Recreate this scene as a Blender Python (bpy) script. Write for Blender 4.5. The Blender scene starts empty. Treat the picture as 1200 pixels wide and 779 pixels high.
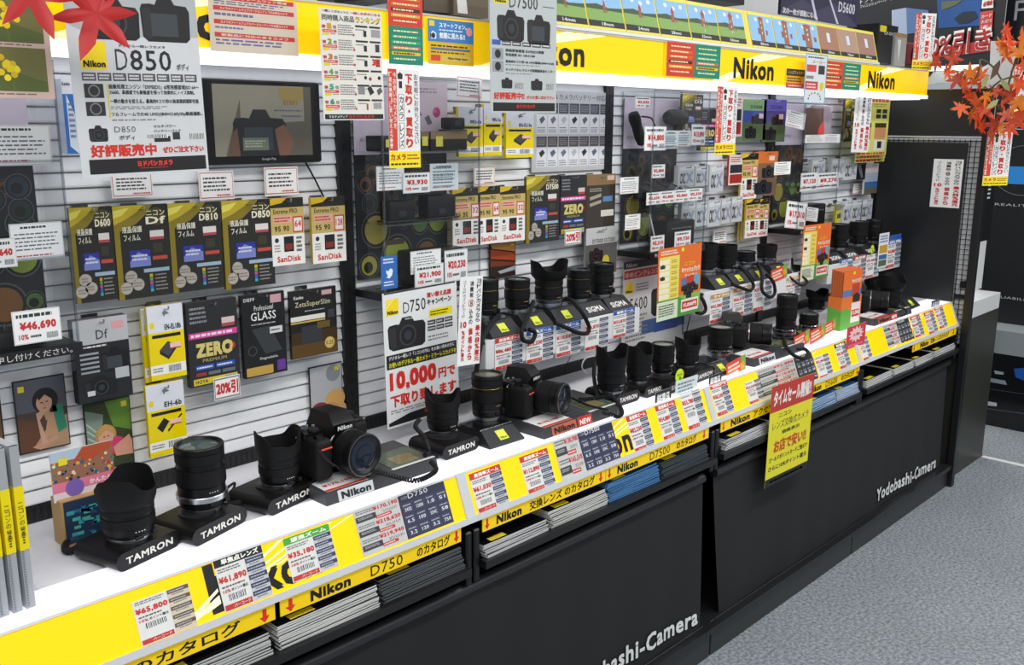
import bpy, bmesh, math, random
from math import sin, cos, pi, radians, sqrt, atan2
from mathutils import Vector, Matrix

# ---------------- camera ----------------
CAM = Vector((-1.229, -1.6848, 1.4543)); YAW, PITCH, ROLL, FPX = .8065, -.2148, .0044, 1112.6
FWD = Vector((sin(YAW)*cos(PITCH), cos(YAW)*cos(PITCH), sin(PITCH)))
_r = Vector((cos(YAW), -sin(YAW), 0)); _u = _r.cross(FWD)
RT = _r*cos(ROLL)+_u*sin(ROLL); UP = -_r*sin(ROLL)+_u*cos(ROLL)
scene = bpy.context.scene
COL = scene.collection
cd = bpy.data.cameras.new('camera'); cam = bpy.data.objects.new('camera', cd); COL.objects.link(cam)
cam.matrix_world = Matrix(((RT.x, UP.x, -FWD.x, CAM.x), (RT.y, UP.y, -FWD.y, CAM.y), (RT.z, UP.z, -FWD.z, CAM.z), (0, 0, 0, 1)))
cd.sensor_fit = 'HORIZONTAL'; cd.sensor_width = 36; cd.lens = FPX/1200*36; cd.clip_start = .02
scene.camera = cam
# ---------------- world, lights, exposure ----------------
w = bpy.data.worlds.new('shop_light'); scene.world = w; w.use_nodes = True
w.node_tree.nodes['Background'].inputs[0].default_value = (.86, .93, 1, 1)
w.node_tree.nodes['Background'].inputs[1].default_value = .36
def area(name, loc, size, power, rot=(0, 0, 0), col=(1, .98, .95)):
    l = bpy.data.lights.new(name, 'AREA'); l.shape = 'RECTANGLE'; l.size, l.size_y = size; l.energy = power; l.color = col
    o = bpy.data.objects.new(name, l); COL.objects.link(o); o.location = loc; o.rotation_euler = rot
for i, x in enumerate((-1.4, 1.0, 3.4)):
    area('added_fill_light', (x, -1.5, 2.75), (1.8, .35), 26)
    area('added_fill_light', (x, -3.6, 2.75), (1.8, .35), 22)
area('added_fill_light', (4.6, 1.4, 2.75), (1.8, .35), 26)
area('added_fill_light', (3.0, .25, 2.75), (1.2, .3), 14)  # unseen fill lamp, added only to brighten the oblique hanging board at upper right
vs = scene.view_settings; vs.view_transform = 'Standard'; vs.look = 'None'; vs.gamma = 1; vs.use_curve_mapping = False
vs.exposure = 0.2

# ---------------- pixel helpers: where a sight line of the photograph meets a real plane of the shop ----------------
def ray(px, py): return FWD + RT*((px-600)/FPX) - UP*((py-389.5)/FPX)
def onY(px, py, y): d = ray(px, py); return CAM + d*((y-CAM.y)/d.y)
def onZ(px, py, z): d = ray(px, py); return CAM + d*((z-CAM.z)/d.z)
def onX(px, py, x): d = ray(px, py); return CAM + d*((x-CAM.x)/d.x)
def depth(p): return (Vector(p)-CAM).dot(FWD)
def height_at(p, py):          # z at which the vertical through p crosses image row py
    a, b = p[2]-.3, p[2]+1.5
    for _ in range(40):
        m = (a+b)/2; d = Vector((p[0], p[1], m))-CAM
        if 389.5-FPX*d.dot(UP)/d.dot(FWD) > py: a = m
        else: b = m
    return a

# ---------------- colours and materials ----------------
def h(s):
    if not isinstance(s, str): return s
    o = []
    for i in (0, 2, 4):
        c = int(s[i:i+2], 16)/255; o.append(c/12.92 if c <= .04045 else ((c+.055)/1.055)**2.4)
    return tuple(o)
MATS = {}
def mat(kind):
    if kind in MATS: return MATS[kind]
    m = bpy.data.materials.new(kind); m.use_nodes = True; nt = m.node_tree; N = nt.nodes; L = nt.links
    b = N['Principled BSDF']; at = N.new('ShaderNodeAttribute'); at.attribute_name = 'col'
    rough, metal, noise, bump = dict(paper=(.55, 0, .04, 0), satin=(.4, 0, .05, .0), gloss=(.12, 0, .03, 0), rubber=(.62, 0, .12, .15), plastic=(.38, 0, .1, .06),
        metal=(.28, 1, .05, 0), cloth=(.8, 0, .18, .25), board=(.5, 0, .06, .03), glass_dark=(.06, 0, 0, 0), leaf=(.5, 0, .25, .1), film=(.1, 0, .02, 0)).get(kind, (.5, 0, 0, 0))
    tc = N.new('ShaderNodeTexCoord')
    if kind.startswith('glow'):
        e = float(kind[4:])/10
        L.new(at.outputs['Color'], b.inputs['Base Color']); L.new(at.outputs['Color'], b.inputs['Emission Color']); b.inputs['Emission Strength'].default_value = e
        b.inputs['Roughness'].default_value = .25
    elif kind in ('acrylic', 'acrylic_edge', 'film'):
        N.remove(b); tr = N.new('ShaderNodeBsdfTransparent'); gl = N.new('ShaderNodeBsdfGlossy'); mx = N.new('ShaderNodeMixShader'); fr = N.new('ShaderNodeFresnel')
        tr.inputs[0].default_value = (.975, .98, .985, 1) if kind != 'acrylic_edge' else (.78, .8, .83, 1)
        gl.inputs['Roughness'].default_value = .05 if kind != 'acrylic_edge' else .2
        fr.inputs[0].default_value = 1.45
        ad = N.new('ShaderNodeMath'); ad.operation = 'ADD'; L.new(fr.outputs[0], ad.inputs[0]); ad.inputs[1].default_value = {'acrylic': .0, 'acrylic_edge': .12, 'film': .03}[kind]
        ge = N.new('ShaderNodeNewGeometry'); iv = N.new('ShaderNodeMath'); iv.operation = 'SUBTRACT'; iv.inputs[0].default_value = 1; L.new(ge.outputs['Backfacing'], iv.inputs[1])
        m2 = N.new('ShaderNodeMath'); m2.operation = 'MULTIPLY'; L.new(ad.outputs[0], m2.inputs[0]); L.new(iv.outputs[0], m2.inputs[1]); ad = m2
        L.new(ad.outputs[0], mx.inputs[0]); L.new(tr.outputs[0], mx.inputs[1]); L.new(gl.outputs[0], mx.inputs[2]); L.new(mx.outputs[0], N['Material Output'].inputs[0])
    else:
        nz = N.new('ShaderNodeTexNoise'); nz.inputs['Scale'].default_value = 900 if kind in ('cloth', 'rubber') else 60; nz.inputs['Detail'].default_value = 3
        L.new(tc.outputs['Object'], nz.inputs['Vector'])
        mr = N.new('ShaderNodeMapRange'); mr.inputs['To Min'].default_value = 1-noise; mr.inputs['To Max'].default_value = 1+noise; L.new(nz.outputs[0], mr.inputs[0])
        mu = N.new('ShaderNodeVectorMath'); mu.operation = 'SCALE'; L.new(at.outputs['Color'], mu.inputs[0]); L.new(mr.outputs[0], mu.inputs['Scale'])
        L.new(mu.outputs[0], b.inputs['Base Color']); b.inputs['Roughness'].default_value = rough; b.inputs['Metallic'].default_value = metal
        if kind in ('rubber', 'plastic'): b.inputs['Specular IOR Level'].default_value = .28
        if bump:
            bp = N.new('ShaderNodeBump'); bp.inputs['Strength'].default_value = bump; bp.inputs['Distance'].default_value = .0006; L.new(nz.outputs[0], bp.inputs['Height']); L.new(bp.outputs[0], b.inputs['Normal'])
    MATS[kind] = m; return m
def floor_material():
    m = bpy.data.materials.new('speckled_carpet'); m.use_nodes = True; nt = m.node_tree; N = nt.nodes; L = nt.links; b = N['Principled BSDF']
    tc = N.new('ShaderNodeTexCoord'); n1 = N.new('ShaderNodeTexNoise'); n1.inputs['Scale'].default_value = 95; n1.inputs['Detail'].default_value = 4; n1.inputs['Roughness'].default_value = .75
    n2 = N.new('ShaderNodeTexNoise'); n2.inputs['Scale'].default_value = 3
    L.new(tc.outputs['Object'], n1.inputs[0]); L.new(tc.outputs['Object'], n2.inputs[0])
    r = N.new('ShaderNodeValToRGB'); r.color_ramp.elements[0].position = .38; r.color_ramp.elements[0].color = h('6a7076')+(1,); r.color_ramp.elements[1].position = .62; r.color_ramp.elements[1].color = h('aab1b5')+(1,)
    e = r.color_ramp.elements.new(.5); e.color = h('8d959b')+(1,)
    L.new(n1.outputs[0], r.inputs[0]); mx = N.new('ShaderNodeMix'); mx.data_type = 'RGBA'; mx.blend_type = 'MULTIPLY'; mx.inputs[0].default_value = .25
    L.new(r.outputs[0], mx.inputs[6]); L.new(n2.outputs[0], mx.inputs[7]); L.new(mx.outputs[2], b.inputs['Base Color']); b.inputs['Roughness'].default_value = .85
    bp = N.new('ShaderNodeBump'); bp.inputs['Strength'].default_value = .3; bp.inputs['Distance'].default_value = .002; L.new(n1.outputs[0], bp.inputs['Height']); L.new(bp.outputs[0], b.inputs['Normal'])
    return m

# ---------------- geometry collector ----------------
FC = {}
def glyphs(s, bold=0):
    cjk = any(ord(c) > 0x2fff for c in s); dbl = (0 if bold <= .015 else (1 if bold < .03 else 2)) if cjk else (bold/.017 if bold > .01 else 0); bold = 0 if cjk or bold > .01 else bold
    k = (s, bold, dbl)
    if k in FC: return FC[k]
    c = bpy.data.curves.new('t', 'FONT'); c.body = s; c.resolution_u = 2; c.offset = bold; c.fill_mode = 'FRONT'; c.space_character = 1.0 if cjk else 1.08
    o = bpy.data.objects.new('t', c); m = bpy.data.meshes.new_from_object(o)
    vs = [(v.co.x, v.co.y) for v in m.vertices]; fs = [tuple(p.vertices) for p in m.polygons]
    if vs:
        x0 = min(v[0] for v in vs); x1 = max(v[0] for v in vs); y0 = min(v[1] for v in vs); y1 = max(v[1] for v in vs)
        asp = (x1-x0)/max(y1-y0, 1e-5)
        vs = [((v[0]-x0)/max(x1-x0, 1e-5), (v[1]-y0)/max(y1-y0, 1e-5), 0) for v in vs]
    else: asp = 1
    if dbl:      # heavier weight for characters whose outlines must not be offset
        n = len(vs); hh = .04*dbl; e = hh/max(asp, .3); o_ = vs; of = fs; vs = []; fs = []
        for q, (du, dv) in enumerate(((0, 0), (1, 0), (.5, .5), (0, 1), (1, 1))): vs += [(u*(1-e)+e*du, v*(1-hh)+hh*dv, q) for u, v, _ in o_]; fs += [tuple(i+q*n for i in f) for f in of]
    bpy.data.objects.remove(o); bpy.data.meshes.remove(m); bpy.data.curves.remove(c)
    FC[k] = (vs, fs, asp); return FC[k]

class G:
    def __init__(s): s.v = []; s.f = []; s.c = []; s.m = []; s.kinds = []
    def add(s, vs, fs, col, kind='plastic', M=None):
        n = len(s.v); c = h(col)
        if kind not in s.kinds: s.kinds.append(kind)
        k = s.kinds.index(kind)
        if M is not None: vs = [tuple(M @ Vector(v)) for v in vs]
        s.v.extend(vs)
        for f in fs: s.f.append(tuple(i+n for i in f)); s.c.append(c); s.m.append(k)
        return s
    def box(s, a, b, col, kind='plastic', bev=0, M=None, seg=1):
        lo = [min(a[i], b[i]) for i in range(3)]; hi = [max(a[i], b[i]) for i in range(3)]
        if bev:
            bm = bmesh.new(); bmesh.ops.create_cube(bm, size=1)
            for v in bm.verts: v.co = Vector([lo[i]+(v.co[i]+.5)*(hi[i]-lo[i]) for i in range(3)])
            bmesh.ops.bevel(bm, geom=bm.edges[:], offset=bev, segments=seg, affect='EDGES', profile=.5)
            bm.verts.index_update(); vs = [tuple(v.co) for v in bm.verts]; fs = [tuple(v.index for v in f.verts) for f in bm.faces]; bm.free()
        else:
            vs = [(x, y, z) for x in (lo[0], hi[0]) for y in (lo[1], hi[1]) for z in (lo[2], hi[2])]
            fs = [(0, 1, 3, 2), (4, 6, 7, 5), (0, 4, 5, 1), (2, 3, 7, 6), (0, 2, 6, 4), (1, 5, 7, 3)]
        return s.add(vs, fs, col, kind, M)
    def lathe(s, prof, col, kind='plastic', seg=40, M=None, rib=0, ribn=1, wave=None, cap=True):
        vs = []; fs = []
        for j, (r, z) in enumerate(prof):
            for i in range(seg):
                a = 2*pi*i/seg; rr = r+(rib if (i//ribn) % 2 else 0) if rib and 0 < j < len(prof)-1 else r
                zz = z+(wave(a, j) if wave else 0)
                vs.append((rr*cos(a), rr*sin(a), zz))
        for j in range(len(prof)-1):
            for i in range(seg): fs.append((j*seg+i, j*seg+(i+1) % seg, (j+1)*seg+(i+1) % seg, (j+1)*seg+i))
        if cap:
            if prof[0][0] > 1e-6: fs.append(tuple(range(seg-1, -1, -1)))
            if prof[-1][0] > 1e-6: fs.append(tuple((len(prof)-1)*seg+i for i in range(seg)))
        return s.add(vs, fs, col, kind, M)
    def tube(s, pts, r, col, kind='rubber', seg=8, coil=0, coiln=60):
        P = [Vector(p) for p in pts]; Q = []
        n = len(P)
        for i in range(n-1):     # catmull-rom
            p0, p1, p2, p3 = P[max(i-1, 0)], P[i], P[i+1], P[min(i+2, n-1)]
            for k in range(8):
                t = k/8; Q.append(.5*((2*p1)+(p2-p0)*t+(2*p0-5*p1+4*p2-p3)*t*t+(3*p1-p0-3*p2+p3)*t**3))
        Q.append(P[-1])
        if coil:
            L = [0]
            for i in range(1, len(Q)): L.append(L[-1]+(Q[i]-Q[i-1]).length)
            R = []; tot = L[-1]; m = int(coiln*8); j = 0
            for k in range(m+1):
                d = tot*k/m
                while j < len(Q)-2 and L[j+1] < d: j += 1
                t = (d-L[j])/max(L[j+1]-L[j], 1e-9); c = Q[j].lerp(Q[j+1], t); tn = (Q[j+1]-Q[j]).normalized()
                a1 = tn.cross(Vector((.1, .2, 1))).normalized(); a2 = tn.cross(a1); an = 2*pi*k/8
                R.append(c+(a1*cos(an)+a2*sin(an))*coil)
            Q = R
        vs = []; fs = []; pa = None
        for i, q in enumerate(Q):
            tn = (Q[min(i+1, len(Q)-1)]-Q[max(i-1, 0)]).normalized()
            if pa is None: pa = tn.orthogonal().normalized()
            pa = (pa-tn*pa.dot(tn)).normalized(); pb = tn.cross(pa)
            for k in range(seg): vs.append(tuple(q+(pa*cos(2*pi*k/seg)+pb*sin(2*pi*k/seg))*r))
        for i in range(len(Q)-1):
            for k in range(seg): fs.append((i*seg+k, i*seg+(k+1) % seg, (i+1)*seg+(k+1) % seg, (i+1)*seg+k))
        fs.append(tuple(range(seg-1, -1, -1))); fs.append(tuple((len(Q)-1)*seg+k for k in range(seg)))
        return s.add(vs, fs, col, kind)
    def prism(s, poly, y0, y1, col, kind='plastic', M=None):   # poly in x,z extruded along y
        n = len(poly); vs = [(x, y0, z) for x, z in poly]+[(x, y1, z) for x, z in poly]
        fs = [tuple(range(n)), tuple(range(2*n-1, n-1, -1))]+[(i, i+n, (i+1) % n+n, (i+1) % n) for i in range(n)]
        return s.add(vs, fs, col, kind, M)
    def text(s, t, x0, z0, x1, z1, y, col, kind='paper', M=None, bold=.015, fit=True):
        vs, fs, asp = glyphs(t, bold)
        if not fit:
            wd = min(x1-x0, (z1-z0)*asp); x1 = x0+wd
        return s.add([(x0+a*(x1-x0), y-q*.00004, z0+b*(z1-z0)) for a, b, q in vs], fs, col, kind, M)
    def mesh(s, name, smooth=35):
        me = bpy.data.meshes.new(name); me.from_pydata(s.v, [], s.f); me.validate()
        me.attributes.new('col', 'FLOAT_COLOR', 'CORNER')
        if len(me.polygons) == len(s.c):
            buf = []
            for p, c in zip(me.polygons, s.c): buf.extend((c[0], c[1], c[2], 1.0)*p.loop_total)
            me.attributes['col'].data.foreach_set('color', buf); me.polygons.foreach_set('material_index', s.m)
        else:
            me = s.slow(name)
        for k in s.kinds: me.materials.append(mat(k))
        if smooth: me.polygons.foreach_set('use_smooth', [True]*len(me.polygons)); me.set_sharp_from_angle(angle=radians(smooth))
        me.update(); return me
    def slow(s, name):   # drops degenerate faces first
        keep = [i for i, f in enumerate(s.f) if len(set(f)) == len(f) and len(f) > 2]
        seen = set(); k2 = []
        for i in keep:
            q = frozenset(s.f[i])
            if q in seen: continue
            seen.add(q); k2.append(i)
        me = bpy.data.meshes.new(name); me.from_pydata(s.v, [], [s.f[i] for i in k2]); me.attributes.new('col', 'FLOAT_COLOR', 'CORNER'); buf = []
        for p, i in zip(me.polygons, k2): buf.extend((*s.c[i], 1.0)*p.loop_total)
        me.attributes['col'].data.foreach_set('color', buf); me.polygons.foreach_set('material_index', [s.m[i] for i in k2]); return me

def obj(name, g, parent=None, smooth=35):
    me = g if isinstance(g, bpy.types.Mesh) else g.mesh(name, smooth)
    o = bpy.data.objects.new(name, me); COL.objects.link(o)
    if parent: o.parent = parent
    return o
def tag(o, label, cat, group=None, kind=None):
    o['label'] = label; o['category'] = cat
    if group: o['group'] = group
    if kind: o['kind'] = kind
    return o
def thing(name, label, cat, loc=(0, 0, 0), rz=0, group=None):
    o = bpy.data.objects.new(name, None); COL.objects.link(o); o.location = loc; o.rotation_euler = (0, 0, rz); o.empty_display_size = .05
    return tag(o, label, cat, group)
def struct(name, g, parent=None, smooth=0):
    o = obj(name, g, parent, smooth)
    if not parent: o['kind'] = 'structure'
    return o

# ---------------- printed sheets ----------------
rnd = random.Random(7)
class P:
    """a flat print w x h; u to the right, v down, both 0..1; layers stand .2 mm apart"""
    def __init__(s, w, hh, bg='f4f4f2', th=.0006, side=None, kind='paper', loc=(0, 0, 0), curl=0):
        s.w, s.h, s.g, s.loc, s.kind, s.curl, s.th = w, hh, G(), Vector(loc), kind, curl, th
        s.g.box((-w/2, 0, -hh/2), (w/2, th, hh/2), side or bg, kind)
        s.r(0, 0, 1, 1, bg, .5)
    def X(s, u): return (u-.5)*s.w
    def Zc(s, v): return (.5-v)*s.h
    def r(s, u0, v0, u1, v1, col, l=1, kind=None):
        y = -l*.0002
        s.g.add([(s.X(u0), y, s.Zc(v1)), (s.X(u1), y, s.Zc(v1)), (s.X(u1), y, s.Zc(v0)), (s.X(u0), y, s.Zc(v0))], [(0, 1, 2, 3)], col, kind or s.kind); return s
    def pg(s, pts, col, l=2):
        s.g.add([(s.X(u), -l*.0002, s.Zc(v)) for u, v in reversed(pts)], [tuple(range(len(pts)))], col, s.kind); return s
    def c(s, u, v, rad, col, l=2, n=20, sq=1):   # rad is a share of the height
        R = rad*s.h; s.g.add([(s.X(u)+R*sq*cos(2*pi*i/n), -l*.0002, s.Zc(v)+R*sin(2*pi*i/n)) for i in range(n)], [tuple(range(n))], col, s.kind); return s
    def t(s, tx, u0, v0, u1, v1, col='222222', l=3, b=.02, fit=True):
        s.g.text(tx, s.X(u0), s.Zc(v1), s.X(u1), s.Zc(v0), -l*.0002, col, s.kind, None, b, fit); return s
    def vt(s, tx, u0, v0, u1, v1, col='222222', l=3, b=.02):
        n = len(tx); d = (v1-v0)/n
        for i, ch in enumerate(tx):
            if ch in '・。':
                m = (v0+i*d+v0+i*d+d)/2; q = (u0+u1)/2; s.t(ch, q-(u1-u0)*.15, m-d*.15, q+(u1-u0)*.15, m+d*.15, col, l, b)
            elif ch == 'ー': q = (u0+u1)/2; s.r(q-(u1-u0)*.07, v0+i*d+d*.1, q+(u1-u0)*.07, v0+i*d+d*.9, col, l)
            elif ch != ' ': s.t(ch, u0, v0+i*d+d*.06, u1, v0+i*d+d*.94, col, l, b)
        return s
    def ln(s, u0, v0, u1, v1, n, col='555555', l=2, fill=.5):   # rows of print too small to read
        d = (v1-v0)/n
        for i in range(n):
            u = u0; e = u1-(u1-u0)*rnd.random()*.2
            while u < e:
                k = (u1-u0)*(.04+rnd.random()*.12); s.r(u, v0+i*d+d*(1-fill)/2, min(u+k, e), v0+i*d+d*(1+fill)/2, col, l); u += k+(u1-u0)*.025
        return s
    def dslr(s, u0, v0, u1, v1, col='1b1b1d', back=False, l=2):
        f = lambda a, b: (u0+a*(u1-u0), v0+b*(v1-v0))
        s.pg([f(*q) for q in ((0, .32), (.04, .22), (.2, .2), (.3, .22), (.38, .03), (.62, .03), (.7, .2), (.94, .22), (1, .34), (.98, .92), (.9, 1), (.12, 1), (.02, .9))], col, l)
        s.pg([f(*q) for q in ((.03, .3), (.2, .28), (.22, .92), (.1, .94), (.05, .85))], '2b2b2e', l+.5)
        if back: s.pg([f(*q) for q in ((.2, .4), (.74, .4), (.74, .88), (.2, .88))], '3c4248', l+1)
        else:
            u, v = f(.52, .6); R = .33*(v1-v0)
            s.c(u, v, R, '3a3a3d', l+1); s.c(u, v, R*.82, '101012', l+1.5); s.c(u, v, R*.45, '30343c', l+2)
        return s
    def lens(s, u, v, R, tint='8a9a30', l=2):
        s.c(u, v, R, '4c4c50', l); s.c(u, v, R*.9, '141416', l+.3); s.c(u, v, R*.62, tint, l+.6); s.c(u+R*.1, v, R*.3, '20240c', l+.9); return s
    def bar(s, u0, v0, u1, v1, l=3):
        k = u0; s.r(u0, v0, u1, v1, 'ffffff', l-.5)
        while k < u1-.004: d = (u1-u0)*(.02+.04*rnd.random()); s.r(k, v0, min(k+d, u1), v1, '222222', l); k += d*1.8
        return s
    def logo(s, u0, v0, u1, v1, tx=True):   # yellow square with diagonal rays and the black word
        s.r(u0, v0, u1, v1, 'ffdf10', 1.5)
        du, dv = u1-u0, v1-v0
        for k in (.1, .34, .6): s.pg([(u0+du*k, v0), (u0+du*(k+.07), v0), (u0, v0+dv*(k+.02)*.9), (u0, v0+dv*k*.8)], 'fff7b0', 2)
        if tx: s.t('Nikon', u0+du*.1, v0+dv*.68, u1-du*.06, v1-dv*.08, '161616', 3, .05)
        return s
    def done(s, name, label, cat, group=None, rz=0, tilt=0, roll=0, parent=None, loc=None):
        if s.curl:
            for i, (x, y, z) in enumerate(s.g.v): s.g.v[i] = (x, y+s.curl*(cos(pi*z/s.h*1.3)-.6)+s.curl*.4*sin(2.2*pi*x/s.w), z)
        o = obj(name, s.g, parent, 0); o.location = loc or s.loc; o.rotation_euler = (tilt, roll, rz)
        if cat: tag(o, label, cat, group)
        return o
def PS(tl, br, y, bg='f4f4f2', th=.0006, side=None, kind='paper', curl=0):
    """a print on the plane y = const, whose corners the photograph shows at tl and br"""
    a = onY(tl[0], tl[1], y); b = onY(br[0], br[1], y)
    if curl:                       # subdivide is not needed: print detail carries the bend
        pass
    p = P(b.x-a.x, a.z-b.z, bg, th, side, kind, ((a.x+b.x)/2, y, (a.z+b.z)/2), 0)
    return p

# ======================= the setting =======================
fm = bpy.data.meshes.new('floor'); fm.from_pydata([(-4, -5, 0), (6, -5, 0), (6, 4, 0), (-4, 4, 0)], [], [(0, 1, 2, 3)]); fm.materials.append(floor_material())
fo = bpy.data.objects.new('floor', fm); COL.objects.link(fo); fo['kind'] = 'structure'
struct('trim_1', G().box((3.175, -3.5, .0002), (3.205, -.4, .0015), 'e4e6e6', 'satin'))
g = G().box((-3, .62, 0), (3.6, .7, 2.9), 'b4b5b6', 'board'); struct('wall_rear', g)
# slatted display wall: one board of slats per 90 cm bay
SL = .0272
for b in range(-1, 3):
    x0, x1 = b*.9+.017, (b+1)*.9-.017
    wb = struct('wall_back', G().box((x0, .004, .80), (x1, .016, 1.58), 'e2e3e5', 'satin'))
    sm = None; n = int((1.575-.80)/SL)
    for k in range(n):
        z = .80+k*SL
        if sm is None:
            q = G(); q.add([(x0, .004, 0), (x1, .004, 0), (x1, -.0055, .003), (x0, -.0055, .003), (x0, -.006, .006), (x1, -.006, .006), (x1, -.0015, SL-.0004), (x0, -.0015, SL-.0004)],
                 [(0, 1, 2, 3), (3, 2, 5, 4), (4, 5, 6, 7), (0, 3, 4, 7), (1, 6, 5, 2), (0, 7, 6, 1)], 'e9ebee', 'satin'); sm = q.mesh('slat', 0)
        o = obj('slat', sm, wb); o.location = (0, 0, z)
    q = G().box((x0-.017, -.008, .771), (x1+.017, .01, .802), '17181a', 'satin')
    struct('trim_2', q)
    for k in range(int(.86/.012)): q = None
    q = G()
    for k in range(70): q.box((x0+k*.0123, -.0088, .775), (x0+k*.0123+.004, -.008, .796), '050506', 'satin')
    o = obj('rail_slots', q, None, 0); o['kind'] = 'structure'; o.name = 'trim_3'
for x in (-.9, 0, .9, 1.8, 2.7):
    q = G().box((x-.017, -.014, .77), (x+.017, .012, 1.60), '141416', 'satin')
    for k in range(26): q.box((x-.004, -.0146, .80+k*.03), (x+.004, -.0139, .815+k*.03), '050505', 'satin')
    struct('trim_4', q)

# ======================= counters =======================
FY2, FZ2, FY1, FZ1 = -.3602, .7701, -.3964, .6772
FT = math.atan((FY2-FY1)/(FZ2-FZ1)); FH = sqrt((FY2-FY1)**2+(FZ2-FZ1)**2)
FMID = Vector((0, (FY1+FY2)/2, (FZ1+FZ2)/2)); FUP = Vector((0, FY2-FY1, FZ2-FZ1)).normalized(); FN = Vector((0, -FUP.z, FUP.y))
def onF(px, py, off=.001):
    d = ray(px, py); p0 = FMID+FN*off; return CAM+d*((p0-CAM).dot(FN)/d.dot(FN))
def rot_pts(t): return Matrix.Rotation(-FT, 4, 'X')
BAY = {-1: 'nearest, left end', 0: 'second from the left', 1: 'third from the left', 2: 'far right end, beside the black end panel'}
def counter(b):
    x0, x1 = b*.9, (b+1)*.9
    if b == -1: x0 = -1.25
    t = thing('display_counter', 'white lit display counter with sloping yellow front, '+BAY[b], 'display counter', (x0, 0, 0))
    W = x1-x0; L = lambda g, n: obj(n, g, t, 0)
    L(G().box((.002, -.266, .752), (W-.002, -.006, .768), 'd4d6dc', 'satin').box((.002, -.266, .768), (W*.5-.001, -.006, .7701), 'e8e8ee', 'satin').box((W*.5+.001, -.266, .768), (W-.002, -.006, .7701), 'e8e8ee', 'satin'), 'counter_top')
    L(G().box((.002, FY2+.001, .752), (W-.002, -.267, .7702), 'f1f1fb', 'glow6'), 'light_strip')
    g = G(); M = Matrix.Translation((0, FMID.y, FMID.z)) @ Matrix.Rotation(-FT, 4, 'X')
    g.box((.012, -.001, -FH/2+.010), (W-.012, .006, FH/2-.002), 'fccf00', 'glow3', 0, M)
    # white rays and the big black word
    cx = (x1-.45)-x0
    yy = -.0014
    for (a, bb, c, d) in ((-.26, -.30, -.05, -.045), (-.20, -.27, .1, .095), (-.34, -.36, .20, .19), (-.10, -.16, .30, .285)):
        pass
    def stroke(u0, u1, v0, v1, wd):
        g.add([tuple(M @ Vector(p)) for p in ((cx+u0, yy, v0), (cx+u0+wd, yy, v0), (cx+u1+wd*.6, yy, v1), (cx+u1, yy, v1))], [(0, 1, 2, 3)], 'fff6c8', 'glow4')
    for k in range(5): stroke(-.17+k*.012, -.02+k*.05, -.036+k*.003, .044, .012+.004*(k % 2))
    g.text('Nikon', cx-.095, -.034, cx+.095, .024, -.0017, '15140f', 'satin', M, .035)
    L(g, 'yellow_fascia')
    g = G()
    g.box((0, -.006, -FH/2-.002), (W, .006, -FH/2+.010), 'c9ccd0', 'satin', 0, M); g.box((0, -.003, FH/2-.003), (W, .004, FH/2+.0005), 'dcdce0', 'satin', 0, M)
    g.box((0, -.004, -FH/2), (.012, .005, FH/2), 'cfd2d4', 'satin', 0, M); g.box((W-.012, -.004, -FH/2), (W, .005, FH/2), 'cfd2d4', 'satin', 0, M)
    L(g, 'frame')
    g = G().box((0, -.36, .735), (W, -.02, .751), '2a2b2c').box((0, -.02, 0), (W, -.004, .75), '0e0e10').box((.03, -.39, .590), (W-.03, -.05, .600), '101113')
    g.box((.02, -.418, .574), (W-.02, -.40, .5905), '141517', 'satin').box((.03, -.41, .584), (W-.03, -.38, .590), '101113')
    L(g, 'catalogue_shelf')
    L(G().box((0, -.30, .10), (.012, -.02, .74), '0b0b0c').box((W-.012, -.30, .10), (W, -.02, .74), '0b0b0c').box((0, -.36, .095), (W, -.02, .105), '18191a'), 'carcass')
    L(G().box((.003, -.4185, 0), (W-.003, -.05, .078), '2c2e2f', 'satin', .002).box((.0, -.43, .078), (W, -.05, .095), '1b1c1e', 'satin'), 'plinth')
    for s in (.0, W-.022): L(G().box((s+.003, -.402, .545), (s+.019, -.33, .66), '0d0d0e', 'satin', .003), 'bracket')
    return t
for b in range(-1, 3): counter(b)
# catalogue label strips under the fascia
def cat_label(xa, xb, words, label):
    zt, zb = .6745, .6455; W = xb-xa
    p = P(W, zt-zb, 'fcd400', .002, 'd8bc00', 'glow1', ((xa+xb)/2, -.3975, (zt+zb)/2))
    for tx, x0, x1, bb in words:
        u0, u1 = (x0-xa)/W, (x1-xa)/W
        if tx in ('<', '>'):
            q = (u0+u1)/2; d = (u1-u0)/2
            p.pg([(q-d*.4, .1), (q+d*.4, .1), (q+d*.4, .55), (q+d, .55), (q, .92), (q-d, .55), (q-d*.4, .55)], 'd8321c')
        else: p.t(tx, u0, .14, u1, .84, '151310', 3, bb)
    p.done('catalogue_label', label, 'label')
cat_label(-1.02, -.455, [('D810', -.86, -.76, .02), ('のカタログ', -.70, -.52, .02), ('>', -.485, -.465, 0)], 'yellow catalogue strip under the nearest counter front, left piece')
cat_label(-.445, -.03, [('>', -.435, -.415, 0), ('Nikon', -.385, -.30, .05), ('D750', -.255, -.18, .0), ('のカタログ', -.145, -.06, .02), ('>', -.05, -.035, 0)], 'yellow catalogue strip right of the first pair of red arrows, nearest counter')
cat_label(.03, .43, [('<', .036, .05, 0), ('Nikon', .07, .145, .05), ('交換レンズ', .17, .275, .02), ('のカタログ', .285, .39, .02), ('>', .405, .42, 0)], 'yellow catalogue strip reading interchangeable lens catalogue in Japanese')
cat_label(.432, .87, [('<', .438, .452, 0), ('Nikon', .475, .555, .05), ('D7500', .605, .69, .0), ('のカタログ', .72, .81, .02), ('>', .84, .855, 0)], 'yellow catalogue strip just left of the curtain gap')
cat_label(.93, 1.42, [('<', .936, .95, 0), ('Nikon', .98, 1.08, .05), ('アクセサリーの', 1.10, 1.30, .02)], 'yellow catalogue strip reading accessories in Japanese, behind the hanging notice')
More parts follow.
